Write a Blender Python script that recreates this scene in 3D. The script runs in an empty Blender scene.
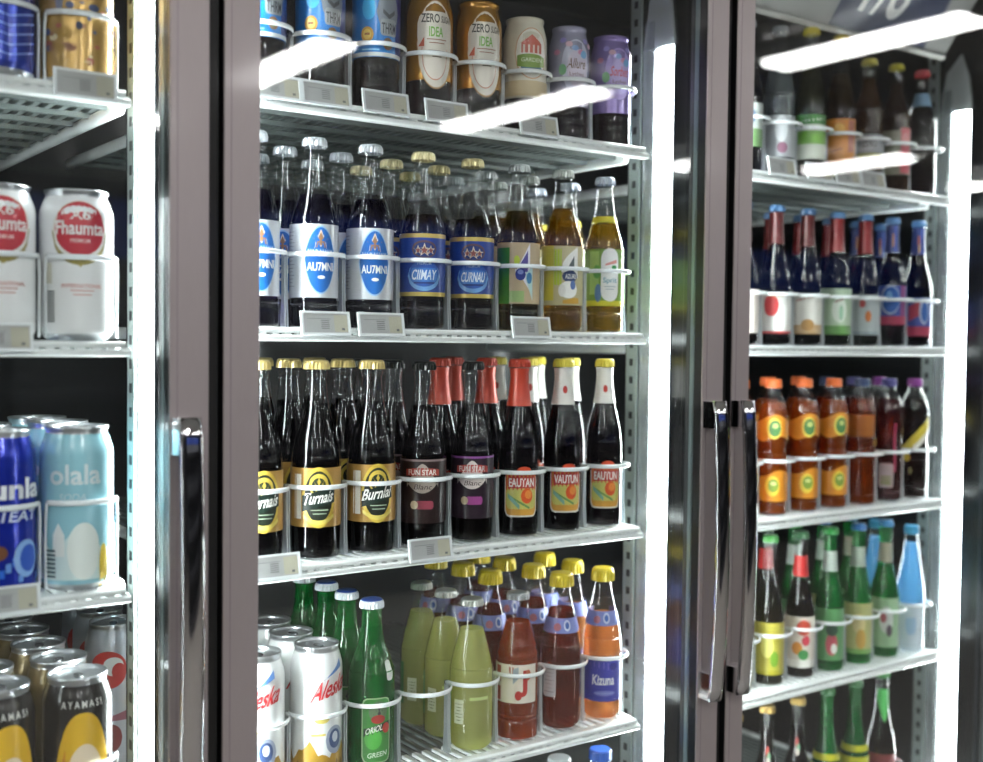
import bpy, math, random
from mathutils import Matrix, Vector
random.seed(4)
S = bpy.context.scene
COL = S.collection
PI = math.pi

# ------------------------------------------------------------------ materials
MATS = {}
def lin(c):
    c /= 255.0
    return c / 12.92 if c <= 0.04045 else ((c + 0.055) / 1.055) ** 2.4
def rgb(h):
    return tuple(lin(int(h[i:i + 2], 16)) for i in (0, 2, 4)) + (1.0,)
def M(h, rough=0.45, metal=0.0, coat=0.25, name=None, noise=0.0, bump=0.0, scale=60.0, aniso=None):
    key = (h, rough, metal, coat, noise, bump, scale)
    if key in MATS: return MATS[key]
    m = bpy.data.materials.new(name or 'surface_' + h); m.use_nodes = True
    nt = m.node_tree; b = nt.nodes['Principled BSDF']
    b.inputs['Base Color'].default_value = rgb(h)
    b.inputs['Roughness'].default_value = rough
    b.inputs['Metallic'].default_value = metal
    b.inputs['Coat Weight'].default_value = coat
    b.inputs['Coat Roughness'].default_value = 0.08
    if noise or bump:
        tc = nt.nodes.new('ShaderNodeTexCoord'); no = nt.nodes.new('ShaderNodeTexNoise')
        no.inputs['Scale'].default_value = scale; no.inputs['Detail'].default_value = 4
        src = tc.outputs['Object']
        if aniso:
            mp = nt.nodes.new('ShaderNodeMapping'); mp.inputs['Scale'].default_value = aniso
            nt.links.new(src, mp.inputs['Vector']); src = mp.outputs['Vector']
        nt.links.new(src, no.inputs['Vector'])
        if noise:
            hs = nt.nodes.new('ShaderNodeMixRGB'); hs.blend_type = 'MULTIPLY'
            hs.inputs['Color1'].default_value = rgb(h)
            cr = nt.nodes.new('ShaderNodeValToRGB')
            cr.color_ramp.elements[0].position = 0.3; cr.color_ramp.elements[1].position = 0.7
            v = 1 - noise
            cr.color_ramp.elements[0].color = (v, v, v, 1)
            nt.links.new(no.outputs['Fac'], cr.inputs['Fac'])
            hs.inputs['Fac'].default_value = 1
            nt.links.new(cr.outputs['Color'], hs.inputs['Color2'])
            nt.links.new(hs.outputs['Color'], b.inputs['Base Color'])
        if bump:
            bp = nt.nodes.new('ShaderNodeBump'); bp.inputs['Strength'].default_value = bump
            bp.inputs['Distance'].default_value = 0.002
            nt.links.new(no.outputs['Fac'], bp.inputs['Height']); nt.links.new(bp.outputs['Normal'], b.inputs['Normal'])
    MATS[key] = m
    return m

def glass_mat(name, tint=(1, 1, 1), r0=0.045, rough=0.03, bump=0.0, body=None, bodyfac=0.0, scale=160.0, sq=1.0):
    """thin clear sheet: transmits straight through, mirrors more towards grazing angles"""
    if name in MATS: return MATS[name]
    m = bpy.data.materials.new(name); m.use_nodes = True; nt = m.node_tree; nt.nodes.clear()
    out = nt.nodes.new('ShaderNodeOutputMaterial'); mix = nt.nodes.new('ShaderNodeMixShader')
    tr = nt.nodes.new('ShaderNodeBsdfTransparent'); gl = nt.nodes.new('ShaderNodeBsdfGlossy')
    tr.inputs['Color'].default_value = (*tint, 1); gl.inputs['Roughness'].default_value = rough
    lw = nt.nodes.new('ShaderNodeLayerWeight'); lw.inputs['Blend'].default_value = 0.5
    pw = nt.nodes.new('ShaderNodeMath'); pw.operation = 'POWER'; pw.inputs[1].default_value = 4.5
    ma = nt.nodes.new('ShaderNodeMath'); ma.operation = 'MULTIPLY_ADD'; ma.inputs[1].default_value = 1 - r0; ma.inputs[2].default_value = r0
    nt.links.new(lw.outputs['Facing'], pw.inputs[0]); nt.links.new(pw.outputs[0], ma.inputs[0])
    nt.links.new(ma.outputs[0], mix.inputs['Fac'])
    base = tr.outputs[0]
    if body:
        df = nt.nodes.new('ShaderNodeBsdfPrincipled'); df.inputs['Base Color'].default_value = body; df.inputs['Roughness'].default_value = 0.3; df.inputs['Specular IOR Level'].default_value = 0.0
        m2 = nt.nodes.new('ShaderNodeMixShader'); m2.inputs['Fac'].default_value = bodyfac
        nt.links.new(tr.outputs[0], m2.inputs[1]); nt.links.new(df.outputs[0], m2.inputs[2]); base = m2.outputs[0]
    nt.links.new(base, mix.inputs[1]); nt.links.new(gl.outputs[0], mix.inputs[2]); nt.links.new(mix.outputs[0], out.inputs['Surface'])
    if bump:
        tc = nt.nodes.new('ShaderNodeTexCoord'); no = nt.nodes.new('ShaderNodeTexNoise'); no.inputs['Scale'].default_value = scale
        mp = nt.nodes.new('ShaderNodeMapping'); mp.inputs['Scale'].default_value = (1, 1, sq)
        bp = nt.nodes.new('ShaderNodeBump'); bp.inputs['Strength'].default_value = bump; bp.inputs['Distance'].default_value = 0.002
        nt.links.new(tc.outputs['Object'], mp.inputs['Vector']); nt.links.new(mp.outputs['Vector'], no.inputs['Vector'])
        nt.links.new(no.outputs['Fac'], bp.inputs['Height']); nt.links.new(bp.outputs['Normal'], gl.inputs['Normal'])
    MATS[name] = m
    return m

def liquid_mat(h, trans=0.45, sat=0.92):
    """drink: lets some tinted light straight through, scatters the rest"""
    key = ('liq', h, trans)
    if key in MATS: return MATS[key]
    c = rgb(h)
    m = bpy.data.materials.new('drink_' + h); m.use_nodes = True; nt = m.node_tree; nt.nodes.clear()
    out = nt.nodes.new('ShaderNodeOutputMaterial')
    tr = nt.nodes.new('ShaderNodeBsdfTransparent')
    mx = max(c[:3]) or 1
    tr.inputs['Color'].default_value = (*[min(1, (v / mx) ** 0.6 * sat) for v in c[:3]], 1)
    df = nt.nodes.new('ShaderNodeBsdfPrincipled'); df.inputs['Base Color'].default_value = c; df.inputs['Roughness'].default_value = 0.5; df.inputs['Specular IOR Level'].default_value = 0.0
    tl = nt.nodes.new('ShaderNodeBsdfTranslucent'); tl.inputs['Color'].default_value = c
    a = nt.nodes.new('ShaderNodeMixShader'); a.inputs['Fac'].default_value = 0.4
    b = nt.nodes.new('ShaderNodeMixShader'); b.inputs['Fac'].default_value = trans
    nt.links.new(df.outputs[0], a.inputs[1]); nt.links.new(tl.outputs[0], a.inputs[2])
    nt.links.new(a.outputs[0], b.inputs[1]); nt.links.new(tr.outputs[0], b.inputs[2]); nt.links.new(b.outputs[0], out.inputs['Surface'])
    MATS[key] = m
    return m

def emit(name, col, strength):
    if name in MATS: return MATS[name]
    m = bpy.data.materials.new(name); m.use_nodes = True; nt = m.node_tree; nt.nodes.clear()
    out = nt.nodes.new('ShaderNodeOutputMaterial'); e = nt.nodes.new('ShaderNodeEmission')
    e.inputs['Color'].default_value = (*col, 1); e.inputs['Strength'].default_value = strength
    nt.links.new(e.outputs[0], out.inputs['Surface']); MATS[name] = m
    return m

GLASS = glass_mat('bottle_glass', (0.96, 0.97, 0.97), 0.045, 0.025, bump=0.09, scale=70, sq=1.5)
PETG = glass_mat('plastic_bottle_wall', (0.95, 0.96, 0.96), 0.05, 0.035, bump=0.18, scale=110, sq=2.0)
PANE = glass_mat('door_glass', (0.97, 0.985, 0.98), 0.06, 0.0)
CLEAR = glass_mat('clear_plastic', (0.93, 0.95, 0.95), 0.06, 0.1, body=(0.8, 0.83, 0.84, 1), bodyfac=0.35)
COVER = glass_mat('clear_cover_plastic', (0.9, 0.92, 0.92), 0.05, 0.12, bump=0.4, body=(0.7, 0.75, 0.76, 1), bodyfac=0.25, scale=60)
RINGM = glass_mat('milky_plastic', (0.9, 0.93, 0.94), 0.05, 0.25, body=(0.86, 0.9, 0.92, 1), bodyfac=0.92)
POSTM = glass_mat('milky_plastic_post', (0.85, 0.9, 0.92), 0.05, 0.25, body=(0.8, 0.85, 0.88, 1), bodyfac=0.6)
DECK = M('666e6d', .4, name='shade_darkened_wire', noise=.08, scale=40)  # wire colour darkened to stand for the light fading deeper into the shelf
WIRE = M('f3f7f7', 0.35, name='white_coated_wire', noise=0.06, scale=40)
STILE = M('b0a7a7', 0.46, 0.5, name='brushed_aluminium', noise=0.05, bump=0.03, scale=40, aniso=(30, 30, 1))
CHROME = M('d8d8da', 0.06, 1.0, name='chrome')
BLACK = M('0b0c0e', 0.25, name='black_plastic', noise=0.2, scale=20)
DARKM = M('101113', 0.45, name='dark_liner', noise=0.2, scale=6)
ALU = M('b9bcbf', 0.28, 0.9, name='bare_can_metal')

# ------------------------------------------------------------------ mesh building
class MB:
    def __init__(s):
        s.v = []; s.f = []; s.m = []; s.sm = []; s.mats = []
    def mi(s, mat):
        if mat not in s.mats: s.mats.append(mat)
        return s.mats.index(mat)
    def face(s, ids, mat, smooth=False):
        s.f.append(ids); s.m.append(s.mi(mat)); s.sm.append(smooth)
    def box(s, x0, x1, y0, y1, z0, z1, mat):
        b = len(s.v)
        s.v += [(x0, y0, z0), (x1, y0, z0), (x1, y1, z0), (x0, y1, z0), (x0, y0, z1), (x1, y0, z1), (x1, y1, z1), (x0, y1, z1)]
        for q in ((0, 3, 2, 1), (4, 5, 6, 7), (0, 1, 5, 4), (1, 2, 6, 5), (2, 3, 7, 6), (3, 0, 4, 7)):
            s.face(tuple(b + i for i in q), mat)
    def prism(s, pts, axis, a0, a1, mat, smooth=False):
        """closed outline pts (u,v) swept along axis; 'x': (u,v)->(y,z); 'y': (x,z); 'z': (x,y)"""
        n = len(pts); b = len(s.v)
        for a in (a0, a1):
            for u, v in pts:
                s.v.append({'x': (a, u, v), 'y': (u, a, v), 'z': (u, v, a)}[axis])
        for i in range(n):
            j = (i + 1) % n
            s.face((b + i, b + j, b + n + j, b + n + i), mat, smooth)
        s.face(tuple(b + i for i in reversed(range(n))), mat); s.face(tuple(b + n + i for i in range(n)), mat)
    def lathe(s, prof, mat, seg=32, smooth=True, flute=None, cx=0, cy=0):
        """prof: (r,z) from bottom to top; mat may be a function of the mean z"""
        b = len(s.v); n = len(prof)
        for k, (r, z) in enumerate(prof):
            for i in range(seg):
                a = 2 * PI * i / seg
                rr = r * (flute(k, i) if flute else 1)
                s.v.append((cx + rr * math.cos(a), cy + rr * math.sin(a), z))
        for k in range(n - 1):
            mm = mat((prof[k][1] + prof[k + 1][1]) / 2) if callable(mat) else mat
            for i in range(seg):
                j = (i + 1) % seg
                s.face((b + k * seg + i, b + k * seg + j, b + (k + 1) * seg + j, b + (k + 1) * seg + i), mm, smooth)
    def disc(s, r, z, mat, seg=32, up=True, cx=0, cy=0):
        b = len(s.v)
        s.v += [(cx + r * math.cos(2 * PI * i / seg), cy + r * math.sin(2 * PI * i / seg), z) for i in range(seg)]
        ids = tuple(range(b, b + seg))
        s.face(ids if up else ids[::-1], mat)
    def tube(s, pts, rx, rz, mat, seg=8, caps=True):
        """elliptical tube along pts; rz = vertical radius, rx = sideways radius"""
        b = len(s.v); n = len(pts)
        P = [Vector(p) for p in pts]
        for k in range(n):
            t = (P[min(k + 1, n - 1)] - P[max(k - 1, 0)]).normalized()
            up = Vector((0, 0, 1)) if abs(t.z) < 0.9 else Vector((0, 1, 0))
            side = t.cross(up).normalized(); u2 = side.cross(t)
            for i in range(seg):
                a = 2 * PI * i / seg
                s.v.append(tuple(P[k] + side * rx * math.cos(a) + u2 * rz * math.sin(a)))
        for k in range(n - 1):
            for i in range(seg):
                j = (i + 1) % seg
                s.face((b + k * seg + i, b + (k + 1) * seg + i, b + (k + 1) * seg + j, b + k * seg + j), mat, True)
        if caps:
            s.face(tuple(b + i for i in range(seg)), mat); s.face(tuple(b + (n - 1) * seg + i for i in reversed(range(seg))), mat)
    def mesh(s, name, bevel=0.0):
        me = bpy.data.meshes.new(name)
        me.from_pydata(s.v, [], s.f)
        for m in s.mats: me.materials.append(m)
        me.polygons.foreach_set('material_index', s.m); me.polygons.foreach_set('use_smooth', s.sm)
        me.update()
        return me

def smooth_prof(pts, sub=4):
    out = []
    n = len(pts)
    for k in range(n - 1):
        p0, p1, p2, p3 = pts[max(k - 1, 0)], pts[k], pts[k + 1], pts[min(k + 2, n - 1)]
        for j in range(sub):
            t = j / sub
            q = []
            for d in (0, 1):
                a, b_, c, e = p0[d], p1[d], p2[d], p3[d]
                q.append(0.5 * (2 * b_ + (c - a) * t + (2 * a - 5 * b_ + 4 * c - e) * t * t + (3 * b_ - a - 3 * c + e) * t ** 3))
            out.append((max(q[0], 0.0005), q[1]))
    out.append(pts[-1])
    return out

def rfun(prof):
    def f(z):
        for (r0, z0), (r1, z1) in zip(prof, prof[1:]):
            if z0 <= z <= z1 and z1 > z0: return r0 + (r1 - r0) * (z - z0) / (z1 - z0)
        return prof[-1][0] if z > prof[-1][1] else prof[0][0]
    return f

TXT = {}
def text_geo(s, bold=0.0):
    k = (s, bold)
    if k in TXT: return TXT[k]
    c = bpy.data.curves.new('lettering', 'FONT'); c.body = s; c.size = 1; c.offset = bold; c.resolution_u = 3
    o = bpy.data.objects.new('lettering', c); COL.objects.link(o)
    dg = bpy.context.evaluated_depsgraph_get()
    me = bpy.data.meshes.new_from_object(o.evaluated_get(dg))
    v = [(p.co.x, p.co.y) for p in me.vertices]; f = [tuple(p.vertices) for p in me.polygons]
    bpy.data.meshes.remove(me); bpy.data.objects.remove(o); bpy.data.curves.remove(c)
    x0 = min(p[0] for p in v); x1 = max(p[0] for p in v); y0 = min(p[1] for p in v); y1 = max(p[1] for p in v)
    v = [((x - x0) / (x1 - x0), (y - y0) / (y1 - y0)) for x, y in v]
    TXT[k] = (v, f)
    return TXT[k]

class Lab:
    """prints flat shapes on a round body (R given) or on a flat front (R None): s along, z up, layer by layer"""
    def __init__(s, mb, R=None, rf=None, y=0.0, dz=0.0, eps=0.0003):
        s.mb = mb; s.R = R; s.rf = rf or (lambda z: R); s.e = eps; s.y = y; s.dz = dz; s.off = 0.0
    def P(s, a, z):
        if s.R is None: return (a, s.y - s.e, z + s.dz)
        r = s.rf(z + s.dz) + s.e; t = (a + s.off) / s.R
        return (r * math.sin(t), -r * math.cos(t), z + s.dz)
    def strip(s, mat, s0, s1, lo, hi, n=12, m=3):
        L = lo if callable(lo) else (lambda a: lo)
        H = hi if callable(hi) else (lambda a: hi)
        b = len(s.mb.v)
        for i in range(n + 1):
            a = s0 + (s1 - s0) * i / n; l, h = L(a), H(a)
            for j in range(m + 1): s.mb.v.append(s.P(a, l + (h - l) * j / m))
        for i in range(n):
            for j in range(m):
                p = b + i * (m + 1) + j
                s.mb.face((p, p + m + 1, p + m + 2, p + 1), mat, True)
        s.e += 0.00005
    def rect(s, mat, s0, s1, z0, z1, m=3): s.strip(mat, s0, s1, z0, z1, max(2, int(abs(s1 - s0) / 0.004)), m)
    def ell(s, mat, cs, cz, rs, rz, p=0.5):
        g = lambda a: rz * max(0.0, 1 - ((a - cs) / rs) ** 2) ** p
        s.strip(mat, cs - rs, cs + rs, lambda a: cz - g(a), lambda a: cz + g(a), 16, 4)
    def rrect(s, mat, s0, s1, z0, z1, r):
        g = lambda a: (lambda d: 0 if d <= 0 else r - math.sqrt(max(0, r * r - d * d)))(max(s0 + r - a, a - (s1 - r)))
        s.strip(mat, s0, s1, lambda a: z0 + g(a), lambda a: z1 - g(a), 20, 3)
    def fan(s, mat, pts):
        b = len(s.mb.v); cx = sum(p[0] for p in pts) / len(pts); cz = sum(p[1] for p in pts) / len(pts)
        s.mb.v.append(s.P(cx, cz))
        for p in pts: s.mb.v.append(s.P(*p))
        n = len(pts)
        for i in range(n): s.mb.face((b, b + 1 + i, b + 1 + (i + 1) % n), mat)
        s.e += 0.00005
    def star(s, mat, cx, cz, r, ri=0.45, n=5, rot=0.0):
        s.fan(mat, [(cx + (r if k % 2 == 0 else r * ri) * math.sin(-k * PI / n + rot), cz + (r if k % 2 == 0 else r * ri) * math.cos(-k * PI / n + rot)) for k in range(2 * n)])
    def txt(s, mat, t, cs, cz, w, h, bold=0.012, slant=0.0, rise=0.0):
        v, f = text_geo(t, bold); b = len(s.mb.v); s.e += 0.00005
        for x, y in v:
            a = cs + (x - 0.5) * w + slant * (y - 0.5) * h
            s.mb.v.append(s.P(a, cz + (y - 0.5) * h + rise * (x - 0.5) * w))
        for q in f: s.mb.face(tuple(b + i for i in q), mat)
        s.e += 0.00005

def obj(name, me, parent=None, loc=(0, 0, 0), rz=0.0, label=None):
    o = bpy.data.objects.new(name, me); COL.objects.link(o)
    o.location = loc; o.rotation_euler = (0, 0, rz)
    if parent is not None: o.parent = parent
    if label: o['label'] = label
    return o
def thing(name, label, cat, loc=(0, 0, 0), rz=0.0, group=None, me=None):
    o = obj(name, me, None, loc, rz); o['label'] = label; o['category'] = cat
    if group: o['group'] = group
    return o
def struct(name, me, label=None):
    o = obj(name, me); o['kind'] = 'structure'
    return o

# ------------------------------------------------------------------ drinks: shapes
PROF = {   # (radius / body radius, height / full height), cap excluded
 'soda': [(.55, .0), (.93, .006), (1, .03), (1, .10), (.97, .125), (1, .15), (1, .50), (.985, .55), (.88, .61), (.71, .68), (.55, .76), (.46, .84), (.41, .90), (.41, .93), (.45, .945), (.45, .972)],
 'cola': [(.55, .0), (.9, .006), (.98, .03), (1, .10), (1, .46), (.97, .52), (.87, .60), (.70, .68), (.54, .76), (.45, .84), (.41, .91), (.45, .925), (.45, .972)],
 'long': [(.55, .0), (.93, .006), (1, .03), (1, .10), (1, .43), (.96, .49), (.84, .55), (.68, .61), (.56, .67), (.48, .74), (.44, .82), (.42, .91), (.45, .925), (.45, .972)],
 'stub': [(.55, .0), (.93, .006), (1, .04), (1, .50), (.97, .55), (.85, .64), (.66, .75), (.5, .84), (.43, .90), (.43, .925), (.45, .94), (.45, .972)],
 'ribb': [(.55, .0), (.93, .006), (1, .04), (1, .12), (.95, .14), (1, .16), (.95, .18), (1, .21), (1, .52), (.95, .55), (.98, .58), (.9, .61), (.9, .64), (.8, .69), (.64, .78), (.5, .86), (.45, .92), (.45, .94), (.45, .972)],
 'pet': [(.6, .0), (.95, .006), (1, .05), (.97, .08), (1, .11), (1, .40), (.92, .45), (.90, .48), (.92, .51), (1, .56), (1, .70), (.95, .76), (.78, .83), (.55, .88), (.46, .90), (.46, .955)],
 'twist': [(.6, .0), (.95, .006), (1, .05), (.96, .10), (1, .16), (.95, .30), (.9, .36), (1, .42), (.97, .50), (.86, .58), (.76, .66), (.6, .76), (.5, .86), (.44, .90), (.44, .955)],
 'slim': [(.55, .0), (.93, .006), (1, .03), (1, .55), (.96, .60), (.80, .67), (.6, .74), (.48, .81), (.43, .88), (.42, .93), (.45, .945), (.45, .972)],
}
def crown(r, z0, h, mat, top=None):
    mb = MB()
    fl = lambda k, i: (1.0 + (0.045 if i % 2 else -0.045)) if k < 2 else 1.0
    mb.lathe([(r * 1.0, z0), (r * .99, z0 + h * .5), (r * .95, z0 + h * .82), (r * .84, z0 + h * .97), (r * .5, z0 + h)], mat, 42, False, fl)
    mb.disc(r * .5, z0 + h, mat, 42)
    if top: mb.lathe([(r * .90, z0 + h * .92), (r * .80, z0 + h * 1.03), (r * .4, z0 + h * 1.06)], top, 42); mb.disc(r * .4, z0 + h * 1.06, top, 42)
    return mb.mesh('cap')
def screw(r, z0, h, mat):
    mb = MB(); fl = lambda k, i: (1.0 + (0.02 if i % 2 else -0.02)) if k < 3 else 1.0
    mb.lathe([(r, z0), (r, z0 + h * .2), (r * .985, z0 + h * .85), (r * .9, z0 + h)], mat, 48, False, fl)
    mb.disc(r * .9, z0 + h, mat, 48)
    return mb.mesh('cap')

KINDS = {}
def bottle(key, shape, H, R, liq, fill, capc, label=None, neck=None, foil=None, cap='crown', shell=None, liqtrans=0.35, extra=None, capmetal=0.6, Rd=None, tallcap=False, captop=None):
    Rd = Rd or R
    prof = smooth_prof([(r * R, z * H) for r, z in PROF[shape]])
    rf = rfun(prof); parts = []
    mb = MB(); mb.lathe(prof, shell or (PETG if cap == 'screw' else GLASS), 36); mb.disc(prof[0][0], prof[0][1], shell or GLASS, 36, False)
    parts.append(('glass_body' if cap == 'crown' else 'plastic_body', mb.mesh('body')))
    if liq:
        t = 0.0016; lp = [(max(r - t, .001), z) for r, z in prof if 0.003 <= z <= fill * H]
        lp = [(lp[0][0] * .8, 0.0025)] + lp
        lm = liqtrans if not isinstance(liqtrans, (int, float)) else liquid_mat(liq, liqtrans)
        mb = MB(); mb.lathe(lp, lm, 36); mb.disc(lp[-1][0], lp[-1][1], lm, 36); mb.disc(lp[0][0], lp[0][1], lm, 36, False)
        parts.append(('drink', mb.mesh('drink')))
    zc = PROF[shape][-1][1] * H
    cm = M(capc, 0.3, capmetal, name='cap_metal') if cap == 'crown' else M(capc, 0.4)
    if cap == 'crown': parts.append(('bottle_cap', crown(R * (.515 if not tallcap else .575), zc - H * (.020 if not tallcap else .052), H * (.048 if not tallcap else .088), cm, M(captop, .3) if captop else None)))
    else: parts.append(('bottle_cap', screw(R * .53, H * .935, H * .065, cm)))
    if foil:
        col, z0, z1 = foil
        fp = [(rf(z0 * H + (z1 - z0) * H * i / 8) + .0007, z0 * H + (z1 - z0) * H * i / 8) for i in range(9)]
        mb = MB(); mb.lathe(fp, M(col, 0.35, 0.15), 36)
        if extra == 'foilprint':
            L = Lab(mb, R * .5, rf, eps=.0012); L.ell(M('c03a30', .4), 0, (z0 + z1) / 2 * H - .004, .003, .005)
        parts.append(('neck_foil', mb.mesh('foil')))
    if label:
        mb = MB(); L = Lab(mb, Rd, rf); label(L, H, Rd); parts.append(('paper_label', mb.mesh('label')))
    if neck:
        mb = MB(); L = Lab(mb, Rd, rf, eps=.0004); neck(L, H, Rd); parts.append(('neck_label', mb.mesh('necklabel')))
    KINDS[key] = dict(parts=parts, name='glass_bottle' if cap == 'crown' else 'plastic_bottle', cat='bottle', H=H)

def can(key, H, R, bodymat, art=None, slim=False, bottom=None, lidmat=None):
    pts = [(.70, .0), (.80, .004), (.97, .045), (1, .075), (1, .83), (.985, .862), (.90, .92), (.84, .955), (.83, .97), (.865, .985), (.865, 1.0), (.82, 1.0), (.81, .975)]
    prof = [(r * R, z * H) for r, z in pts]
    rf = rfun(prof[:11])
    bm_ = bodymat if callable(bodymat) else (lambda z: bodymat)
    def mf(z):
        if z > .945 * H or z < .04 * H: return ALU
        return bm_(z / H)
    fine = []
    for (a, b) in zip(prof, prof[1:]):
        n = max(1, int(abs(b[1] - a[1]) / (.02 * H)))
        fine += [(a[0] + (b[0] - a[0]) * i / n, a[1] + (b[1] - a[1]) * i / n) for i in range(n)]
    fine.append(prof[-1])
    mb = MB(); mb.lathe(fine, mf, 40); mb.disc(prof[0][0], 0, ALU, 40, False)
    if art:
        L = Lab(mb, R, rf); art(L, H, R)
    parts = [('can_body', mb.mesh('can'))]
    mb = MB(); zl = .975 * H
    mb.lathe([(.81 * R, zl), (.74 * R, zl - .002), (.70 * R, zl)], lidmat or ALU, 32); mb.disc(.70 * R, zl, lidmat or ALU, 32)
    parts.append(('can_lid', mb.mesh('lid'), [('pull_tab', pulltab(R, zl))]))
    KINDS[key] = dict(parts=parts, name='drink_can', cat='can', H=H)
def pulltab(R, z):
    mb = MB(); pts = [(.12 * R * math.cos(a) * (1.4 if math.cos(a) > 0 else 1) + .0, .26 * R * math.sin(a) - .1 * R) for a in [2 * PI * i / 16 for i in range(16)]]
    mb.prism(pts, 'z', z + .0004, z + .0016, M('9a9da0', .25, .9))
    return mb.mesh('tab')

def sleeve(key, H, R, top, zb, low, art, rim='soft', name='sleeved_bottle', ring=None):
    """tall can-shouldered bottle: printed sleeve above, clear ribbed lower part showing dark cola"""
    lowp = [(.75, .0), (.93, .008), (1, .03)] + [(1 - (.025 if k % 2 else 0), .03 + (zb - .03) * (k + 1) / 7) for k in range(6)] + [(.99, zb)]
    prof = smooth_prof([(r * R, z * H) for r, z in lowp], 3)
    mb = MB(); mb.lathe(prof, PETG, 36); mb.disc(prof[0][0], 0, PETG, 36, False)
    inner = [(max(r - .0016, .001), max(z, .002)) for r, z in prof]
    mi = MB(); lm = liquid_mat(low, 0.25); mi.lathe(inner, lm, 32); mi.disc(inner[-1][0], inner[-1][1], lm); mi.disc(inner[0][0], .002, lm, 32, False)
    up = [(1.0, zb), (1.0, .80), (.985, .845), (.90, .91), (.84, .945), (.83, .965), (.865, .98), (.865, 1.0), (.80, 1.0), (.78, .985)]
    up = [(r * R, z * H) for r, z in up]; rf = rfun([p for p in up[:8]])
    fine = []
    for (a, b) in zip(up, up[1:]):
        n = max(1, int(abs(b[1] - a[1]) / (.03 * H)))
        fine += [(a[0] + (b[0] - a[0]) * i / n, a[1] + (b[1] - a[1]) * i / n) for i in range(n)]
    fine.append(up[-1])
    ms = MB(); ms.lathe(fine, top, 36); ms.disc(.78 * R, .985 * H, ALU, 36)
    L = Lab(ms, R, rf); art(L, H, R)
    KINDS[key] = dict(parts=[('plastic_body', mb.mesh('body')), ('drink', mi.mesh('drink')), ('printed_sleeve', ms.mesh('sleeve'))], name=name, cat='bottle', H=H)

W_, K_ = M('f2f2ee', .5), M('141414', .5)
def small_lines(L, mat, cs, z0, w, n=3, dz=.0035, h=.0011):
    for i in range(n):
        ww = w * (1 - .22 * (i % 3)); e0 = L.e
        L.rect(mat, cs - ww / 2, cs + ww / 2, z0 - i * dz, z0 - i * dz + h, 1); L.e = e0

# ---- middle bay, second shelf
def a_silver(L, H, R):
    L.rect(M('cfd2d6', .28, .2, .4), -R * 2.6, R * 2.6, .033, .114)
    L.ell(M('9cc4ea'), 0, .0745, .0198, .0378, .66); L.ell(M('1a66b8', .35, 0, .4), 0, .0745, .0184, .036, .66)
    L.star(M('e0d2b8'), 0, .0955, .0128, .5); L.star(M('9c7145'), 0, .0955, .0098, .45)
    L.rect(M('3f7fc8'), -.0172, .0172, .079, .0868)
    L.txt(M('d3deea'), 'VARAHAY', 0, .0828, .030, .006, .015); L.txt(W_, 'AU7MNI', 0, .067, .032, .0095, .022)
    L.ell(W_, .0005, .0555, .0045, .002)
    small_lines(L, M('8b8f94'), -.040, .105, .014, 16, .004, .0008)
def a_blue(t):
    def f(L, H, R):
        L.rect(M('1d3f92', .4), -R * 2.6, R * 2.6, .039, .112)
        for z in (.039, .1075): L.rect(M('c9b15a', .35, .2), -R * 2.6, R * 2.6, z, z + .0048)
        L.ell(M('5a4248'), .001, .094, .0165, .0105); L.ell(M('24356f'), .001, .0935, .014, .0085)
        for dx, r in ((-.007, .006), (.001, .0085), (.009, .006)):
            L.star(M('d9c9b0'), dx, .093, r, .4); L.star(M('8a4a3a'), dx, .0925, r * .6, .5)
        L.ell(M('6fa2dc'), .001, .0625, .0215, .0175); L.ell(M('2a5bb2'), .001, .0655, .0195, .0155)
        L.rrect(M('3f7ac8'), -.016, .018, .056, .072, .004)
        L.txt(M('dfe8f2'), t, .001, .064, .031, .012, .02, .15); L.rect(M('17347c'), -.012, .014, .0535, .0555, 1)
        L.txt(M('a9bfe0'), 'PREMIUM', .001, .0775, .017, .004)
    return f
def a_sail(L, H, R):
    L.rect(M('c3ae8c', .5), -R * 2.4, R * 2.4, .034, .110)
    L.rect(M('3f8a25', .45), -R * 2.4, -.016, .034, .104)
    L.ell(M('c6d83a'), -.006, .088, .004, .006); L.rect(M('9fbf7a'), -.016, .004, .036, .05)
    L.strip(M('e9e6f2'), -.008, .012, lambda a: .078 - (a + .008) * 1.4, lambda a: .073 + (a + .008) * 1.85, 8)
    L.strip(M('5a4f9a'), -.003, .009, lambda a: .079 - (a + .003) * .6, lambda a: .081 + (a + .003) * 1.6, 8)
    L.ell(M('1f2f86'), -.001, .0705, .007, .0075); L.ell(M('7f8fd0'), -.001, .0735, .004, .003)
    L.strip(M('b7d8d8'), .006, .016, lambda a: .064 - (a - .006) * 2.6, lambda a: .072 + (a - .006) * .9, 6)
    L.ell(M('3e7fae'), .011, .066, .004, .007)
def a_yacht(L, H, R):
    L.rect(M('c5bc92', .5), -R * 2.4, R * 2.4, .034, .110)
    L.rect(M('b9cf2e', .45), -R * 2.4, -.008, .06, .106); L.rect(M('d9cd4a'), -R * 2.4, -.019, .04, .110)
    L.strip(M('f4f3ee'), -.008, .016, lambda a: .076 - (a + .008) * .3, lambda a: .08 + math.sqrt(max(0, a + .008)) * .19, 12)
    L.strip(M('58605a'), .001, .010, .078, lambda a: .083 + (a - .001) * 1.6, 6)
    L.ell(M('34466e'), .004, .071, .011, .0075); L.txt(W_, 'AZURE', .005, .071, .016, .006, .01)
    L.ell(M('f7f7f4'), .002, .054, .013, .011); L.ell(M('e9e9e6'), -.007, .053, .005, .008)
    L.ell(M('5a78b8'), .008, .06, .004, .006); L.strip(M('d8a83a'), -.006, .018, lambda a: .036, lambda a: .044 - abs(a - .012) * .2, 8)
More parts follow.
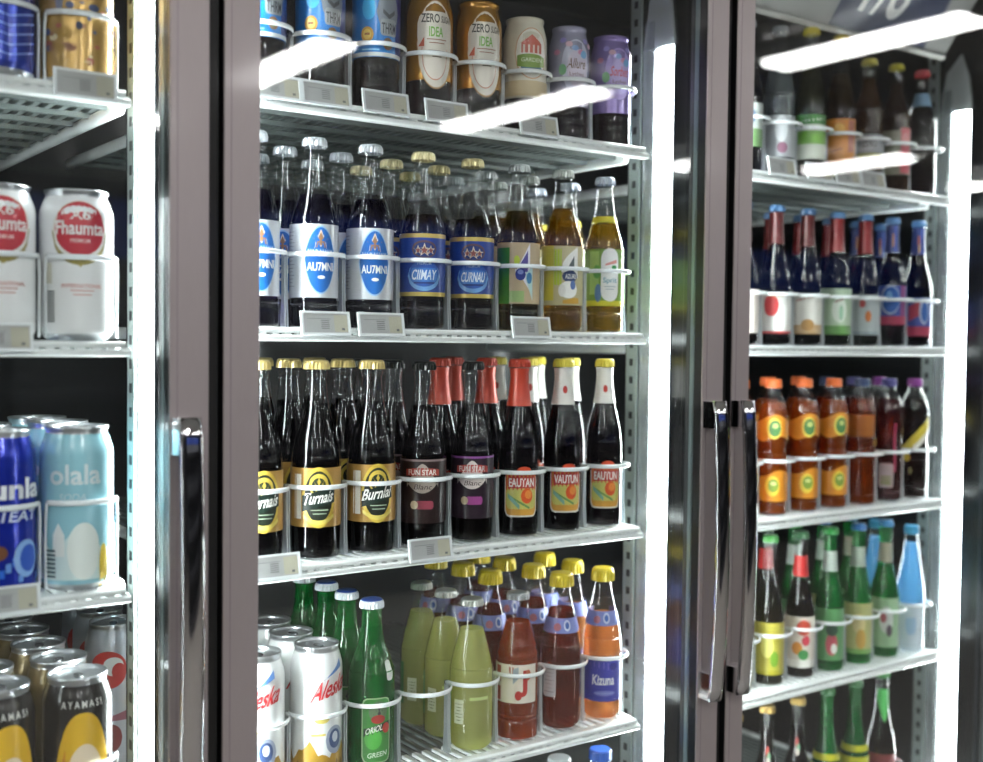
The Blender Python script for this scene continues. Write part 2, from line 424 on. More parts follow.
def a_lime(L, H, R):
    L.rect(M('7da23a', .45), -R * 2.4, R * 2.4, .042, .110); L.rect(M('d6cf2c'), -R * 2.4, R * 2.4, .035, .042)
    L.rect(M('a9c96a'), -R * 1.0, -.013, .05, .107); L.ell(M('5f87b8'), -.014, .052, .005, .012); L.ell(M('6fae4a'), -.016, .08, .006, .009)
    L.rrect(M('f3f3f1', .5), -.010, .016, .041, .111, .0128)
    L.strip(M('e79a92'), -.004, .013, lambda a: .088 + (a + .004) * .2, lambda a: .0905 + (a + .004) * .35, 6)
    L.ell(M('3f9a4a'), .009, .086, .004, .0028); L.txt(M('5aa0b0'), 'Sprit', .003, .068, .02, .009, .01)
    small_lines(L, M('a9b8c0'), .003, .060, .016, 2)
def n_yellow(L, H, R): L.rect(M('d8c93e'), -R * 2.6, R * 2.6, .146, .154)

bottle('silver', 'soda', .212, .0270, '0d0a16', .70, 'b9bdc4', a_silver, Rd=.0285)
bottle('bluecap', 'soda', .211, .0272, '120c0a', .66, 'cfc39a', a_blue('CIIMAY'), Rd=.0293)
bottle('bluelab', 'soda', .210, .0268, '120c0a', .66, 'b8ab7e', a_blue('CURNAU'), Rd=.0290)
bottle('sail', 'soda', .210, .0268, '2c2410', .72, 'a9aeb0', a_sail, liqtrans=.45, Rd=.0285)
bottle('yacht', 'soda', .210, .0266, '7a5a12', .78, 'a3a7a2', a_yacht, liqtrans=.5, Rd=.0283)
bottle('lime', 'soda', .207, .0258, '6e5a1c', .70, 'a9b0bb', a_lime, neck=n_yellow, liqtrans=.5, Rd=.0280)

# ---- middle bay, third shelf
def a_gold(t):
    def f(L, H, R):
        L.rect(M('b88f4a', .38, .25), -R * 2.5, R * 2.5, .038, .104)
        L.rect(M('f1efe6'), -.030, -.020, .047, .097)
        L.ell(M('d8b94c', .35, .2), .001, .071, .0205, .034, .55); L.ell(M('1b2418'), .001, .072, .0172, .0285, .55)
        L.ell(M('d9bd55', .35, .2), .001, .085, .0115, .0125); L.ell(M('24301c'), .001, .0835, .0085, .0095)
        L.star(M('d9bd55', .35, .2), .001, .085, .0085, .5, 7)
        L.strip(M('12281f'), -.0185, .0205, lambda a: .060 + a * .25, lambda a: .078 + a * .25, 10)
        L.txt(M('f4f4ee'), t, .001, .071, .035, .0135, .02, .3, .12); L.rect(M('9fb09a'), -.008, .012, .0565, .0576, 1); L.rect(M('9fb09a'), -.006, .010, .0525, .0535, 1)
        L.strip(M('e2cf6a', .35, .2), -.017, .019, lambda a: .0405 + 25 * (a - .001) ** 2, lambda a: .0455 + 22 * (a - .001) ** 2, 10)
    return f
def a_plum(bright):
    def f(L, H, R):
        L.rect(M('251423' if bright else '22100f', .4), -R * 2.2, R * 2.2, .030, .106)
        L.rect(M('8e4f9a' if bright else '7d6a6a'), -R * 2.2, R * 2.2, .1035, .106)
        c = M('e3d6d3' if bright else 'a79b92')
        L.strip(c, -.021, .021, lambda a: .066 + 28 * a * a * 1.1, lambda a: .101 - 14 * abs(a) ** 1.6, 14)
        L.strip(M('c0504a' if bright else 'a33a2e'), -.022, .022, lambda a: .0865, lambda a: .096 - 4 * a * a, 10)
        L.txt(M('f1e6e0'), 'FUN STAR', 0, .0908, .036, .0065, .012); L.txt(M('4a3a3a'), 'Blanc', .001, .0735, .022, .006, .005, .3)
        L.rrect(M('a0458c' if bright else '8f3a4a'), -.008, .014, .047, .057, .003); L.ell(M('b9a68a'), -.010, .052, .005, .005)
    return f
def a_orange(t, red):
    def f(L, H, R):
        L.rrect(M('e8e4dc'), -.023, .024, .026, .083, .008); L.rrect(M('d9a040'), -.0215, .0225, .028, .0815, .007)
        L.rrect(M('c9c66a'), -.0205, .0215, .036, .062, .006)
        L.strip(M(red), -.0215, .0225, .060, lambda a: .0815 - .0 * a, 8)
        L.strip(M('6f9a5a'), -.018, .012, lambda a: .052 - (a + .018) * .55, lambda a: .055 - (a + .018) * .55, 6)
        L.ell(M('e05a22'), .008, .0525, .0085, .0095); L.ell(M('ef8f3a'), .010, .0545, .005, .0055)
        L.strip(M('7fb0a0'), -.018, -.002, lambda a: .050 - (a + .018) * .9, lambda a: .056 - (a + .018) * .9, 6)
        L.ell(M('d94a22'), .004, .084, .010, .0055)
        L.rrect(M('b83a34'), -.0185, .021, .0625, .0765, .003)
        L.txt(M('f6f3ee'), t, .001, .0695, .035, .011, .022)
    return f
bottle('gold', 'cola', .224, .0282, '090708', .80, 'c8b274', a_gold('Turnais'), liqtrans=.12, Rd=.0292)
bottle('gold_b', 'cola', .224, .0282, '090708', .80, 'c8b274', a_gold('Burnlai'), liqtrans=.12, Rd=.0292)
bottle('plum_d', 'cola', .222, .0275, '0a0606', .78, '1c1d1c', a_plum(0), liqtrans=.12, Rd=.0288)
bottle('plum', 'cola', .222, .0262, '0a0606', .78, '20201f', a_plum(1), liqtrans=.12, Rd=.0285)
bottle('redneck', 'cola', .225, .0264, '090607', .80, 'b9402c', a_orange('EAUTAN', 'c9352c'), foil=('c4422c', .735, .945), liqtrans=.12, capmetal=.2, Rd=.0280)
bottle('whiteneck', 'cola', .225, .0256, '090607', .80, 'd9c84a', a_orange('VAUTUN', 'cc2f2a'), foil=('e6e3dd', .735, .945), liqtrans=.12, capmetal=.2, extra='foilprint', Rd=.0278)
bottle('whiteneck_b', 'cola', .225, .0248, '090607', .80, 'd9c84a', a_orange('EAUTUN', 'd4453c'), foil=('ebe9e4', .735, .945), liqtrans=.12, capmetal=.2, extra='foilprint', Rd=.0276)

# ---- middle bay, top shelf
def a_astro(L, H, R):
    L.rect(M('cfd4d6', .35), -R * 3.1, R * 3.1, .0615, .066, 1)
    L.rect(M('1c2c78', .35), R * .75, R * 2.9, .066, .17)
    L.ell(M('d9a23a'), -.014, .086, .0075, .0085); L.ell(M('f0cf6a'), -.014, .086, .005, .006); L.rect(M('b06a2a'), -.017, -.011, .085, .0875, 1)
    L.ell(M('7f8690'), .011, .112, .014, .021); L.rrect(M('9aa0a4'), .001, .022, .085, .104, .004); L.txt(M('30353c'), 'THRM', .0115, .0935, .018, .012, .01)
    L.strip(M('4a4c52'), .004, .019, lambda a: .104 + abs(a - .0115) * .8, lambda a: .109 + abs(a - .0115) * .8, 8)
    L.ell(M('7d5a36'), .010, .076, .006, .007); L.ell(M('4f7a3a'), .010, .076, .003, .0035)
    L.ell(M('3fb0e8'), -.012, .115, .008, .013); L.rect(M('8fd0f0'), -.02, .0, .068, .0695, 1)
def a_zero(L, H, R):
    g = lambda a: .0125 * 0
    L.ell(M('b08a5a'), .002, .086, .0235, .052, .5); L.ell(M('dcd5ca', .5), .002, .0865, .0225, .0505, .5)
    L.ell(M('c98f78'), .001, .078, .0165, .034, .5); L.ell(M('e4dbd0'), .001, .078, .0155, .0325, .5)
    L.rrect(M('dcd5ca', .5), -.0205, .0240, .080, .124, .014)
    L.txt(M('2a2622'), 'ZERO', -.005, .116, .022, .0105, .02); L.txt(M('4a4038'), 'SUGAR', .015, .1155, .014, .008, .015)
    L.txt(M('6fae3a'), 'IDEA', .002, .1005, .017, .0115, .02)
    small_lines(L, M('9a6a5a'), .003, .091, .024, 2, .004); small_lines(L, M('6a5a4a'), .003, .078, .020, 3)
    L.strip(M('c0563a'), -.019, -.012, lambda a: .083, lambda a: .083 + (a + .019) * 1.6, 4)
def a_cream(L, H, R):
    L.ell(M('cfa07a'), .002, .098, .0225, .032); L.ell(M('f0ebe2'), .002, .098, .0213, .0305)
    L.strip(M('c4553f'), -.012, .015, .098, lambda a: .110 + .011 * max(0, 1 - abs(a - .0015) / .0135), 12)
    for k in range(4): L.rect(M('e9d9cc'), -.010 + k * .0062, -.0075 + k * .0062, .098, .108, 1)
    L.strip(M('7a9a32'), -.017, .020, lambda a: .080 + 6 * a * a, lambda a: .097 - 8 * a * a, 10); L.txt(M('e6edc8'), 'GARDEN', .0015, .0895, .027, .005, .012)
    L.strip(M('3a6f8a'), -.012, .015, lambda a: .075 + 8 * a * a, lambda a: .080 + 6 * a * a, 8)
    L.rect(M('c8b48c', .4), -R * 3.1, R * 3.1, .045, .064, 2)
def a_lilac(c1, c2, t):
    def f(L, H, R):
        L.ell(M(c1), .002, .093, .020, .034); L.ell(M(c2), .004, .090, .015, .024)
        L.txt(M('6a4a3a' if t == 'Allure' else 'd05a6a'), t, .003, .096, .026, .013, .015, .2); L.txt(M('7a5a5a'), 'Lychee', .003, .082, .02, .006, .005)
        for k in range(7): L.ell(M(('c77fa0', '8f86c8', 'd9b0c0', '7f9fd0')[k % 4]), -.024 + .008 * k, .118 + .005 * ((k * 3) % 4 - 1.5), .0045, .0035)
        L.ell(M('6fae7a'), -.016, .088, .005, .007); L.ell(M('6fa8d8'), .012, .108, .005, .005)
    return f
sleeve('astro', .185, .0278, M('1479c8', .3, 0, .5), .33, '120806', a_astro)
sleeve('amberzero', .150, .0290, M('c08a34', .25, .6, .4), .30, '1c0d06', a_zero)
sleeve('cream', .1435, .0280, M('d9d2c0', .3, 0, .4), .30, '20150a', a_cream)
sleeve('lilac', .1445, .0268, M('a8a6bf', .25, .35, .5), .29, '120a0a', a_lilac('c2c3d8', 'cbc0d4', 'Allure'))
sleeve('purple', .144, .0275, M('8f7cba', .25, .35, .5), .29, '120a0a', a_lilac('a995d4', 'b7a6dd', 'Sorbet'))

# ---- middle bay, fourth shelf
def a_script(L, H, R):
    L.strip(M('b9902e', .35, .3), -R * 3.1, R * 3.1, .008, lambda a: .047 + .008 * math.sin(a * 160) + .004 * math.sin(a * 410), 40)
    for k in range(9): L.strip(M('7a5a1c', .4), -.045 + .011 * k, -.037 + .011 * k, .014, lambda a, k=k: .03 + .006 * math.sin(a * 700 + k), 4)
    L.txt(M('c4252c'), 'Aleska', -.002, .118, .044, .022, .02, .35, .25)
    L.strip(M('5a84c4'), -.012, .012, lambda a: .133 + a * .5, lambda a: .137 + a * .9, 6)
    L.ell(M('9aa3b8'), .002, .058, .012, .016); L.ell(M('39507f'), .002, .059, .008, .011); L.ell(M('c9d0dc'), .002, .061, .004, .006)
    L.ell(M('d9c96a'), -.014, .083, .009, .005); L.rect(M('d8c46a'), -.026, -.010, .064, .0665, 1)
def a_green(L, H, R):
    L.rrect(M('9fb98f'), -.0185, .0185, .018, .094, .008); L.rrect(M('3f8a3c'), -.0170, .0170, .0195, .0925, .0075)
    L.ell(M('5f7a5a'), .002, .078, .012, .012); L.star(M('2f2a3a'), .003, .079, .0085, .45, 6); L.ell(M('a83a34'), .002, .069, .009, .005)
    L.ell(M('56b04a'), -.004, .046, .011, .012)
    L.strip(M('20332a'), -.016, .017, lambda a: .053 + a * .25, lambda a: .062 + a * .25, 6); L.txt(M('e9ede4'), 'ORIOL', -.003, .0575, .021, .0075, .015, .2, .25)
    L.ell(M('b5392f'), .012, .058, .005, .006); L.txt(M('dfeedd'), 'GREEN', .001, .028, .024, .006, .015, .1, .1)
def n_sticker(L, H, R): L.off = 0; L.rrect(M('dfe3df'), .0135, .0245, .112, .135, .004)
def a_pale(L, H, R):
    L.rect(M('d8dcc0', .5), -.036, -.021, .036, .066); small_lines(L, M('7a8a5a'), -.0285, .06, .011, 6, .004, .0009)
    L.rect(M('c0cf8a'), -.012, .016, .066, .070, 1)
    L.rect(M('4a8a4a'), -.055, -.044, .03, .085)
def a_red(L, H, R):
    L.rect(M('e2d9cc', .5), -R * 1.35, R * 1.05, .050, .099)
    for s0 in (-.033, -.012): L.rect(M('c0533a'), s0, s0 + .009, .052, .070); L.rect(M('b85038'), s0, s0 + .009, .076, .096)
    L.rect(M('ebe4da'), -.022, -.002, .051, .098); L.strip(M('a9b6c4'), -.004, .004, lambda a: .078 + a, lambda a: .095 + a * .4, 4)
    L.txt(M('b8322c'), 'J', .011, .075, .012, .034, .04); L.ell(M('b8322c'), .004, .060, .005, .006); L.ell(M('c86a4a'), .018, .086, .004, .007)
def a_white(L, H, R):
    L.rrect(M('d2d2d6'), -.034, -.012, .045, .088, .004); small_lines(L, M('8a8a92'), -.023, .081, .016, 7, .005, .0009)
def a_kizuna(L, H, R):
    L.dz = -.019
    L.rect(M('4347b0', .4), -R * 2.0, R * 2.0, .046, .103)
    L.strip(M('6a62c4'), -.02, .022, lambda a: .090 - a * .2, lambda a: .100 - a * .2, 6)
    L.txt(M('f3f3f8'), 'Kizuna', .001, .075, .034, .014, .022, .05); L.ell(M('7c84d0'), .003, .057, .017, .0035); small_lines(L, M('a9b0e0'), .003, .0565, .026, 1)
    L.ell(M('2f3290'), .016, .093, .006, .005)
def n_blue(L, H, R):
    L.dz = -.010
    L.rect(M('7a86c8'), -R * 2.6, R * 2.6, .138, .157); L.ell(M('d0d8ee'), .006, .148, .0065, .007); L.ell(M('3a62b0'), .006, .148, .004, .0045); L.ell(M('b06a7a'), -.012, .146, .007, .005)
can('script', .163, .0296, M('e4e6e6', .28, .1, .4), a_script)
bottle('green', 'slim', .204, .0275, '0f6a26', .62, 'd8dde4', a_green, neck=n_sticker, shell=glass_mat('green_glass', (.25, .75, .35), .045, .025, bump=.09, body=(.0, .16, .025, 1), bodyfac=.45), liqtrans=.45, capmetal=.2, Rd=.0290, captop='2c4fa4')
bottle('pale', 'stub', .188, .0275, 'eef0a4', .80, 'b9bcb8', a_pale, liqtrans=.58, Rd=.0315)
bottle('redtea', 'ribb', .187, .0275, 'b8531a', .82, 'a9adb0', a_red, liqtrans=.55, Rd=.0310)
bottle('darktea', 'stub', .203, .0272, '6e2812', .78, 'd8bf2c', a_white, neck=n_blue, liqtrans=.42, capmetal=.15, tallcap=True, Rd=.0305)
bottle('amber', 'stub', .202, .0266, 'c08652', .72, 'd9c22e', a_kizuna, neck=n_blue, liqtrans=.55, capmetal=.15, tallcap=True, Rd=.0300)

# ---- left bay cans
def a_bluecan(L, H, R):
    for k in range(14): L.strip(M('2f6fd8' if k % 2 else '6f9fe8', .3), -.045 + k * .006, -.040 + k * .006, lambda a, k=k: .016 + .02 * ((k * 5) % 4) / 4, lambda a, k=k: .022 + .024 * ((k * 5) % 4) / 4 + .3 * (a + .045 - k * .006), 3)
    L.ell(M('8fb8ee'), .012, .038, .014, .018); L.ell(M('2b58c0'), .014, .038, .010, .013); L.ell(M('7a4a2a'), -.016, .045, .009, .007)
    L.txt(M('f2f4f8'), 'unla', .004, .105, .052, .02, .03); L.txt(M('cfdaf0'), '1EAT', .006, .079, .036, .010, .015, .2)
def a_bluecan2(L, H, R):
    L.txt(M('b9cdf2'), 'Mol', .004, .095, .026, .016, .02, .2); small_lines(L, M('8fa8dc'), .002, .078, .03, 3, .005)
    for k in range(5): L.strip(M('8fa8e6', .3), -.03, .03, lambda a, k=k: .018 + k * .009 + .25 * abs(a), lambda a, k=k: .0195 + k * .009 + .25 * abs(a), 8)
def a_goldcan(L, H, R):
    cs = ('9a6a4a', '4a5a86', 'b08a3a', 'efe0b0', 'a85a4a')
    rnd = random.Random(7)
    for k in range(64):
        a = rnd.uniform(-.05, .05); z = rnd.uniform(.02, .14); L.e = .0003 + .0001 * (k % 6)
        L.ell(M(cs[k % 5], .4, .1), a, z, rnd.uniform(.002, .006), rnd.uniform(.001, .0035))
    L.e = .0012; L.ell(M('c8507a'), .012, .118, .006, .013); L.ell(M('e8c0a0'), .004, .124, .005, .009)
    L.ell(M('26365e'), -.012, .085, .005, .003); L.ell(M('26304a'), -.006, .056, .003, .004); L.ell(M('8088a0'), -.024, .085, .004, .018)
def a_redoval(L, H, R):
    L.ell(M('a89a5a', .35, .2), .001, .104, .0275, .031); L.ell(M('f2efe8'), .001, .107, .0265, .0285); L.ell(M('c62f2b', .4), .001, .1085, .0245, .0262)
    L.txt(W_, 'A6', .001, .122, .019, .010, .02); L.txt(W_, 'Fhaumta', .001, .109, .046, .0135, .02); L.txt(M('f0d0c8'), 'PREMIUM', .001, .0965, .018, .004)
    L.strip(M('b9a85a'), -.006, .008, lambda a: .071 + abs(a - .001), .0745, 6)
    L.txt(M('d07a70'), 'INTERNATIONAL', .003, .053, .038, .004, .004); small_lines(L, M('d8a098'), .003, .048, .022, 2, .004)
    for k in range(12): L.rect(M('5a6460'), -.031, -.023, .018 + k * .0026, .0193 + k * .0026, 1)
    L.rect(M('d5d3c4'), -.033, -.026, .055, .075, 1)
def a_sky(L, H, R):
    L.txt(M('dfe9ec'), 'olala', .002, .115, .050, .020, .02); L.txt(M('c9e0e6'), 'SODA', .0, .093, .026, .007, .01, .2)
    L.strip(M('d9ecec'), -R * 3.1, R * 3.1, .012, lambda a: .052 + .012 * math.cos(a * 120 - .8), 40)
    L.ell(M('eef4f0'), .010, .040, .016, .028); L.strip(M('f2f6f2'), -.020, -.008, .035, lambda a: .068 - 2 * abs(a + .014), 6)
    for k in range(7): L.rect(M('48606a'), -.030, -.017, .014 + k * .0042, .0165 + k * .0042, 1)
    L.ell(M('e2c23a'), .030, .024, .005, .022)
def a_yellow(L, H, R):
    L.strip(M('e8b81c', .35), -.031, .034, .008, lambda a: .020 + .119 * max(0, 1 - abs((a - .0015) / .0325) ** 2.6) ** .6, 20)
    L.strip(M('d98a1c', .35), -.031, -.016, .008, lambda a: .02 + .085 * max(0, (a + .031) / .015) ** .7, 6)
    L.ell(M('efdcc0'), .003, .060, .020, .048); L.ell(M('f5f0ea'), .004, .048, .015, .032)
    L.txt(M('e9e9e4'), 'A Y A M A S I', 0, .1475, .040, .0072, .008)
can('bluecan', .160, .0350, M('1a2fb0', .22, .45, .5), a_bluecan)
can('bluecan2', .160, .0350, M('1836a8', .22, .45, .5), a_bluecan2)
can('goldcan', .160, .0350, M('d0a860', .25, .4, .4), a_goldcan)
can('redoval', .147, .0350, M('f4f5f6', .25, 0, .5), a_redoval)
can('sky', .161, .0350, M('9ed2e0', .25, 0, .5), a_sky)
can('yellow', .172, .0335, M('2c2b2a', .25, .5, .5), a_yellow)
can('plaingold', .172, .0330, M('7a6a46', .35, .5))  # gold toned down so the colour carries the shadow of the back rows
def a_swirl(L, H, R):
    L.ell(M('c0302c'), -.004, .120, .022, .022); L.ell(M('d8d6d4'), .002, .124, .012, .011); L.ell(M('c0302c'), .008, .118, .008, .010)
    L.strip(M('9a5a6a'), -.03, .03, .06, lambda a: .066 + .3 * abs(a), 8); L.ell(M('8a3a3a'), .0, .04, .012, .016)
can('swirl', .172, .0318, M('b9bcc4', .28, .4, .3), a_swirl)

# ---- right bay
def a_generic(base, blobs, z0=.034, z1=.108, wrap=2.4, t=None, tc='ffffff', dz=0.0):
    def f(L, H, R):
        L.dz = dz
        L.rect(M(base, .45), -R * wrap, R * wrap, z0, z1)
        for b in blobs:
            if b[0] == 'e': L.ell(M(b[1]), *b[2:])
            elif b[0] == 'r': L.rect(M(b[1]), *b[2:])
            elif b[0] == 'd': L.strip(M(b[1]), b[2], b[3], lambda a, b=b: b[4] + (a - b[2]) * b[6], lambda a, b=b: b[5] + (a - b[2]) * b[6], 6)
        if t: L.txt(M(tc), t[0], *t[1:])
    return f
WINE = dict(liqtrans=.12, capmetal=.15)
bottle('r2_red', 'long', .212, .0232, '080506', .8, '3a5f86', a_generic('d9cfc8', [('r', 'b02a2c', -.06, -.004, .036, .098), ('e', 'c4313a', -.018, .085, .014, .014)], .036, .1, dz=-.018), foil=('4a181a', .72, .945), **WINE, Rd=.0272)
bottle('r2_circle', 'long', .212, .0232, '080506', .8, '3a5f86', a_generic('dcdcd8', [('e', 'c43a3c', -.012, .078, .0135, .0165), ('d', 'd8a060', -.02, .022, .088, .091, .12), ('r', 'b8494a', -.05, .05, .036, .0395), ('e', 'e9e9e6', .010, .062, .010, .018)], .036, .098, dz=-.018), foil=('4e1a1c', .72, .945), **WINE, Rd=.0272)
bottle('r2_tan', 'long', .212, .0232, '080506', .8, '3a5f86', a_generic('d8d6cf', [('r', 'b08a50', -.05, .05, .036, .050), ('d', 'b8574a', -.02, .022, .086, .089, .2), ('e', 'a8804a', .0, .05, .012, .009)], .036, .096, dz=-.018), foil=('521c1c', .72, .945), **WINE, Rd=.0272)
bottle('r2_palegreen', 'long', .212, .0232, '0a0a06', .8, '4a74a0', a_generic('b7cdb0', [('r', '4f8f2c', -.05, .05, .036, .050), ('e', 'dfe8dc', .003, .075, .014, .02), ('d', 'a86a5a', -.006, .010, .086, .088, .3), ('e', '8fb89a', .006, .07, .004, .012)], .036, .108, dz=-.018), foil=('84282a', .70, .945), **WINE, Rd=.0272)
bottle('r2_grey', 'long', .213, .0232, '080606', .8, '4a74a0', a_generic('b4bcbe', [('e', 'b83a3a', -.005, .087, .0055, .007), ('e', 'c8743a', .006, .066, .006, .009), ('r', '98a4a8', -.05, .05, .036, .042)], .036, .1, dz=-.018), foil=('8a282c', .70, .945), **WINE, Rd=.0272)
bluelab = [('r', 'b03a56', -.06, .06, .036, .05), ('e', 'b8c4d8', -.004, .077, .0185, .024), ('e', '2a5fae', -.003, .077, .0165, .0215), ('e', '6f9fd0', -.006, .083, .006, .008), ('r', '8a3a78', .016, .03, .05, .1)]
bottle('r2_blue', 'long', .213, .0232, '080608', .8, '5a86b8', a_generic('3a4f9a', bluelab, .036, .1), neck=lambda L, H, R: (L.rect(M('3b4a86'), -R * 2.4, R * 2.4, .155, .200), L.ell(M('b0784a'), .001, .176, .005, .016), L.rect(M('4a62c0'), .006, .014, .156, .199)), **WINE, Rd=.0272)
bottle('r2_blue_b', 'long', .213, .0232, '080608', .8, '5a90c4', a_generic('4a58a4', [('r', 'b03a56', -.06, .06, .036, .052), ('d', 'c04a5a', -.02, .004, .06, .085, .5), ('e', 'c8d0e6', .010, .078, .010, .022), ('e', '3a6ab8', .011, .076, .007, .017)], .036, .1, dz=-.018), neck=lambda L, H, R: (L.rect(M('3f4f90'), -R * 2.4, R * 2.4, .155, .200), L.ell(M('c0603a'), -.002, .180, .005, .013), L.ell(M('d0a050'), .0, .165, .004, .008), L.rect(M('5a72cc'), .006, .014, .156, .199)), **WINE, Rd=.0272)

tea = lambda hue: a_generic('d98a24', [('e', 'e8c64a', .004, .150, .015, .018), ('e', '4a7a4a', .006, .149, .011, .0135), ('e', 'a9b86a', .006, .153, .006, .004)], .124, .170)
def tea_l(L, H, R):
    o = M('dd8e26'); L.strip(o, -R * 1.6, R * 1.6, lambda a: .116 + .004 * math.sin(a * 90), lambda a: .147 + .006 * math.sin(a * 70 + 1), 20)
    L.ell(M('e9cf5a'), .006, .132, .0145, .016); L.ell(M('4f7f4a'), .0075, .132, .0115, .0125); L.ell(M('b9c47a'), .008, .136, .006, .004)
    L.strip(o, -R * 1.6, R * 1.6, .022, lambda a: .064 + .005 * math.sin(a * 80), 20)
    L.ell(M('e9c84a'), .004, .045, .0145, .0155); L.ell(M('7f9a3f'), .006, .046, .010, .010); L.ell(M('c9cf8a'), .006, .049, .006, .003)
def plain_l(L, H, R): L.rect(M('a8642a'), -R * 1.2, R * .9, .112, .146); L.rect(M('7a4420'), -R * 1.2, R * .9, .110, .112, 1)
def purple_l(L, H, R):
    L.rrect(M('b9a8ac'), -.016, .014, .024, .064, .004); L.rect(M('8a8f4a'), -.012, .010, .028, .044); L.rect(M('a83a5a'), .014, .019, .05, .13)
def lemon_l(L, H, R):
    L.strip(M('e6cf4a'), -R * 1.5, R * 1.3, lambda a: .078 + (a + .02) * .75, lambda a: .096 + (a + .02) * .85, 12)
    L.strip(M('f0ece0'), -.006, R * 1.3, lambda a: .072 + (a + .02) * .6, lambda a: .080 + (a + .02) * .75, 8)
    L.ell(M('d8c040'), -.018, .070, .007, .006); L.ell(M('6f7a4a'), -.010, .048, .003, .006)
P_ = dict(cap='screw')
bottle('tea', 'pet', .206, .0230, 'a85218', .84, 'd9692c', tea_l, liqtrans=.45, **P_, Rd=.0295)
bottle('tea_plain', 'pet', .205, .0230, '95431a', .84, '2f3f6a', plain_l, liqtrans=.45, **P_, Rd=.0290)
bottle('tea_purple', 'pet', .204, .0230, '4a1c1c', .84, '4a4688', purple_l, liqtrans=.3, **P_, Rd=.0290)
bottle('tea_lemon', 'pet', .203, .0230, '16100e', .84, '8f3f96', lemon_l, liqtrans=.2, **P_, Rd=.0290)

GREENSH = glass_mat('green_glass_b', (.3, .78, .4), .045, .025, bump=.09, body=(.005, .2, .04, 1), bodyfac=.4)
def necky(c): return lambda L, H, R: L.rect(M(c), -R * 2.4, R * 2.4,   .158, .190)
bottle('r4_yellow', 'long', .228, .0230, '14140a', .66, '3f8a3f', a_generic('b5ab44', [('e', 'e8e27a', -.006, .08, .012, .018), ('e', '6f9a2a', .008, .06, .008, .012), ('r', 'a8a02a', -.05, .05, .036, .042)], .036, .115, dz=-.018), liqtrans=.2, capmetal=.1, Rd=.0278)
bottle('r4_mixed', 'long', .228, .0230, '120c0a', .66, '2f5f3a', a_generic('d8cfc4', [('e', 'd0503f', .004, .098, .014, .012), ('e', 'd88a2c', -.008, .066, .010, .010), ('e', '3f8a4a', .004, .056, .010, .008), ('r', 'e4e0da', -.05, .05, .036, .048), ('e', 'c23a4a', .008, .078, .008, .008)], .036, .115, dz=-.018), neck=necky('c4302f'), liqtrans=.2, capmetal=.1, Rd=.0278)
bottle('r4_greenred', 'long', .228, .0230, '0c6a2a', .66, '2f8a3f', a_generic('5f9a62', [('e', 'b8505a', .002, .062, .012, .018), ('e', '2a4a3a', .002, .085, .012, .010), ('e', 'd8d8d0', .006, .055, .006, .008)], .036, .118, dz=-.018), neck=necky('b9c4bc'), shell=GREENSH, liqtrans=.4, capmetal=.1, Rd=.0278)
bottle('r4_tan', 'long', .228, .0230, '0c7a2c', .66, '3a6fa8', a_generic('b9b87a', [('e', 'd8c890', .0, .085, .013, .016), ('e', 'c8a050', .004, .06, .010, .016), ('r', '7aa85a', -.05, .05, .036, .044)], .036, .118, dz=-.018), neck=necky('b0bcae'), shell=GREENSH, liqtrans=.4, capmetal=.1, Rd=.0278)
bottle('r4_white', 'long', .228, .0230, '0c7a2c', .66, '3a78a8', a_generic('9fc29a', [('e', 'd8dcd8', .0, .082, .014, .022), ('e', '5a4a5a', .006, .064, .006, .010), ('e', 'b8606a', -.006, .085, .006, .008)], .036, .118, dz=-.018), neck=necky('a9a48f'), shell=GREENSH, liqtrans=.4, capmetal=.1, Rd=.0278)
bottle('r4_ice', 'twist', .212, .0230, '7fb6d8', .86, '3f9ac8', a_generic('cfdbe6', [('e', 'a9c8e6', .0, .065, .012, .02)], .02, .10, dz=-.018), liqtrans=.3, cap='screw', Rd=.0300)

bottle('r1_dark', 'cola', .224, .0238, '0c0a10', .7, '8a8c90', a_generic('b8c0bc', [('r', '5f8a4a', -.05, .05, .036, .062), ('e', '6f86a8', .0, .08, .012, .012)], .036, .1), Rd=.0270)
bottle('r1_clear', 'stub', .226, .0238, '9aa2a4', .8, '55595c', a_generic('a9adb2', [('e', '8a5a72', .002, .042, .010, .008), ('e', 'd0d4d8', .0, .07, .012, .02)], .028, .09, 1.2), liqtrans=.82, Rd=.0292)
bottle('r1_green', 'cola', .236, .0238, '2a2a10', .75, 'a89a2a', a_generic('cfd6c8', [('r', '6fae2a', -.05, .05, .055, .075), ('r', '3f7f3a', -.05, .05, .085, .1), ('d', 'e6ebe2', -.02, .02, .088, .091, .1)], .032, .1), Rd=.0272)
bottle('r1_orange', 'cola', .236, .0238, '3a2a0c', .75, 'b09a3a', a_generic('d88a2a', [('r', 'b06a5a', .010, .026, .05, .1), ('e', 'e8b04a', -.006, .085, .010, .010), ('d', 'a85a2a', -.022, .0, .05, .052, .2)], .032, .102), Rd=.0272)
bottle('r1_zero', 'slim', .210, .0238, '5a3c10', .85, '9a8f3a', a_generic('8f9398', [('r', '9a9a3a', -.05, .05, .036, .056)], .036, .086, 2.4, ('ZERO', .0, .071, .026, .011, .02), '2a2a2a'), liqtrans=.5, Rd=.0272)
bottle('r1_pink', 'slim', .212, .0238, '3a2208', .85, 'b8b03a', a_generic('8a8a78', [('r', 'd0606a', .004, .028, .03, .104), ('e', 'd88a8a', .014, .085, .008, .012)], .028, .1), liqtrans=.4, Rd=.0268)
bottle('r1_redcap', 'slim', .212, .0238, '100a0a', .85, 'b8404a', None, neck=lambda L, H, R: L.rect(M('8fb0cc'), -R * 2.4, R * 2.4, .150, .172), liqtrans=.2, capmetal=.1, Rd=.0266)

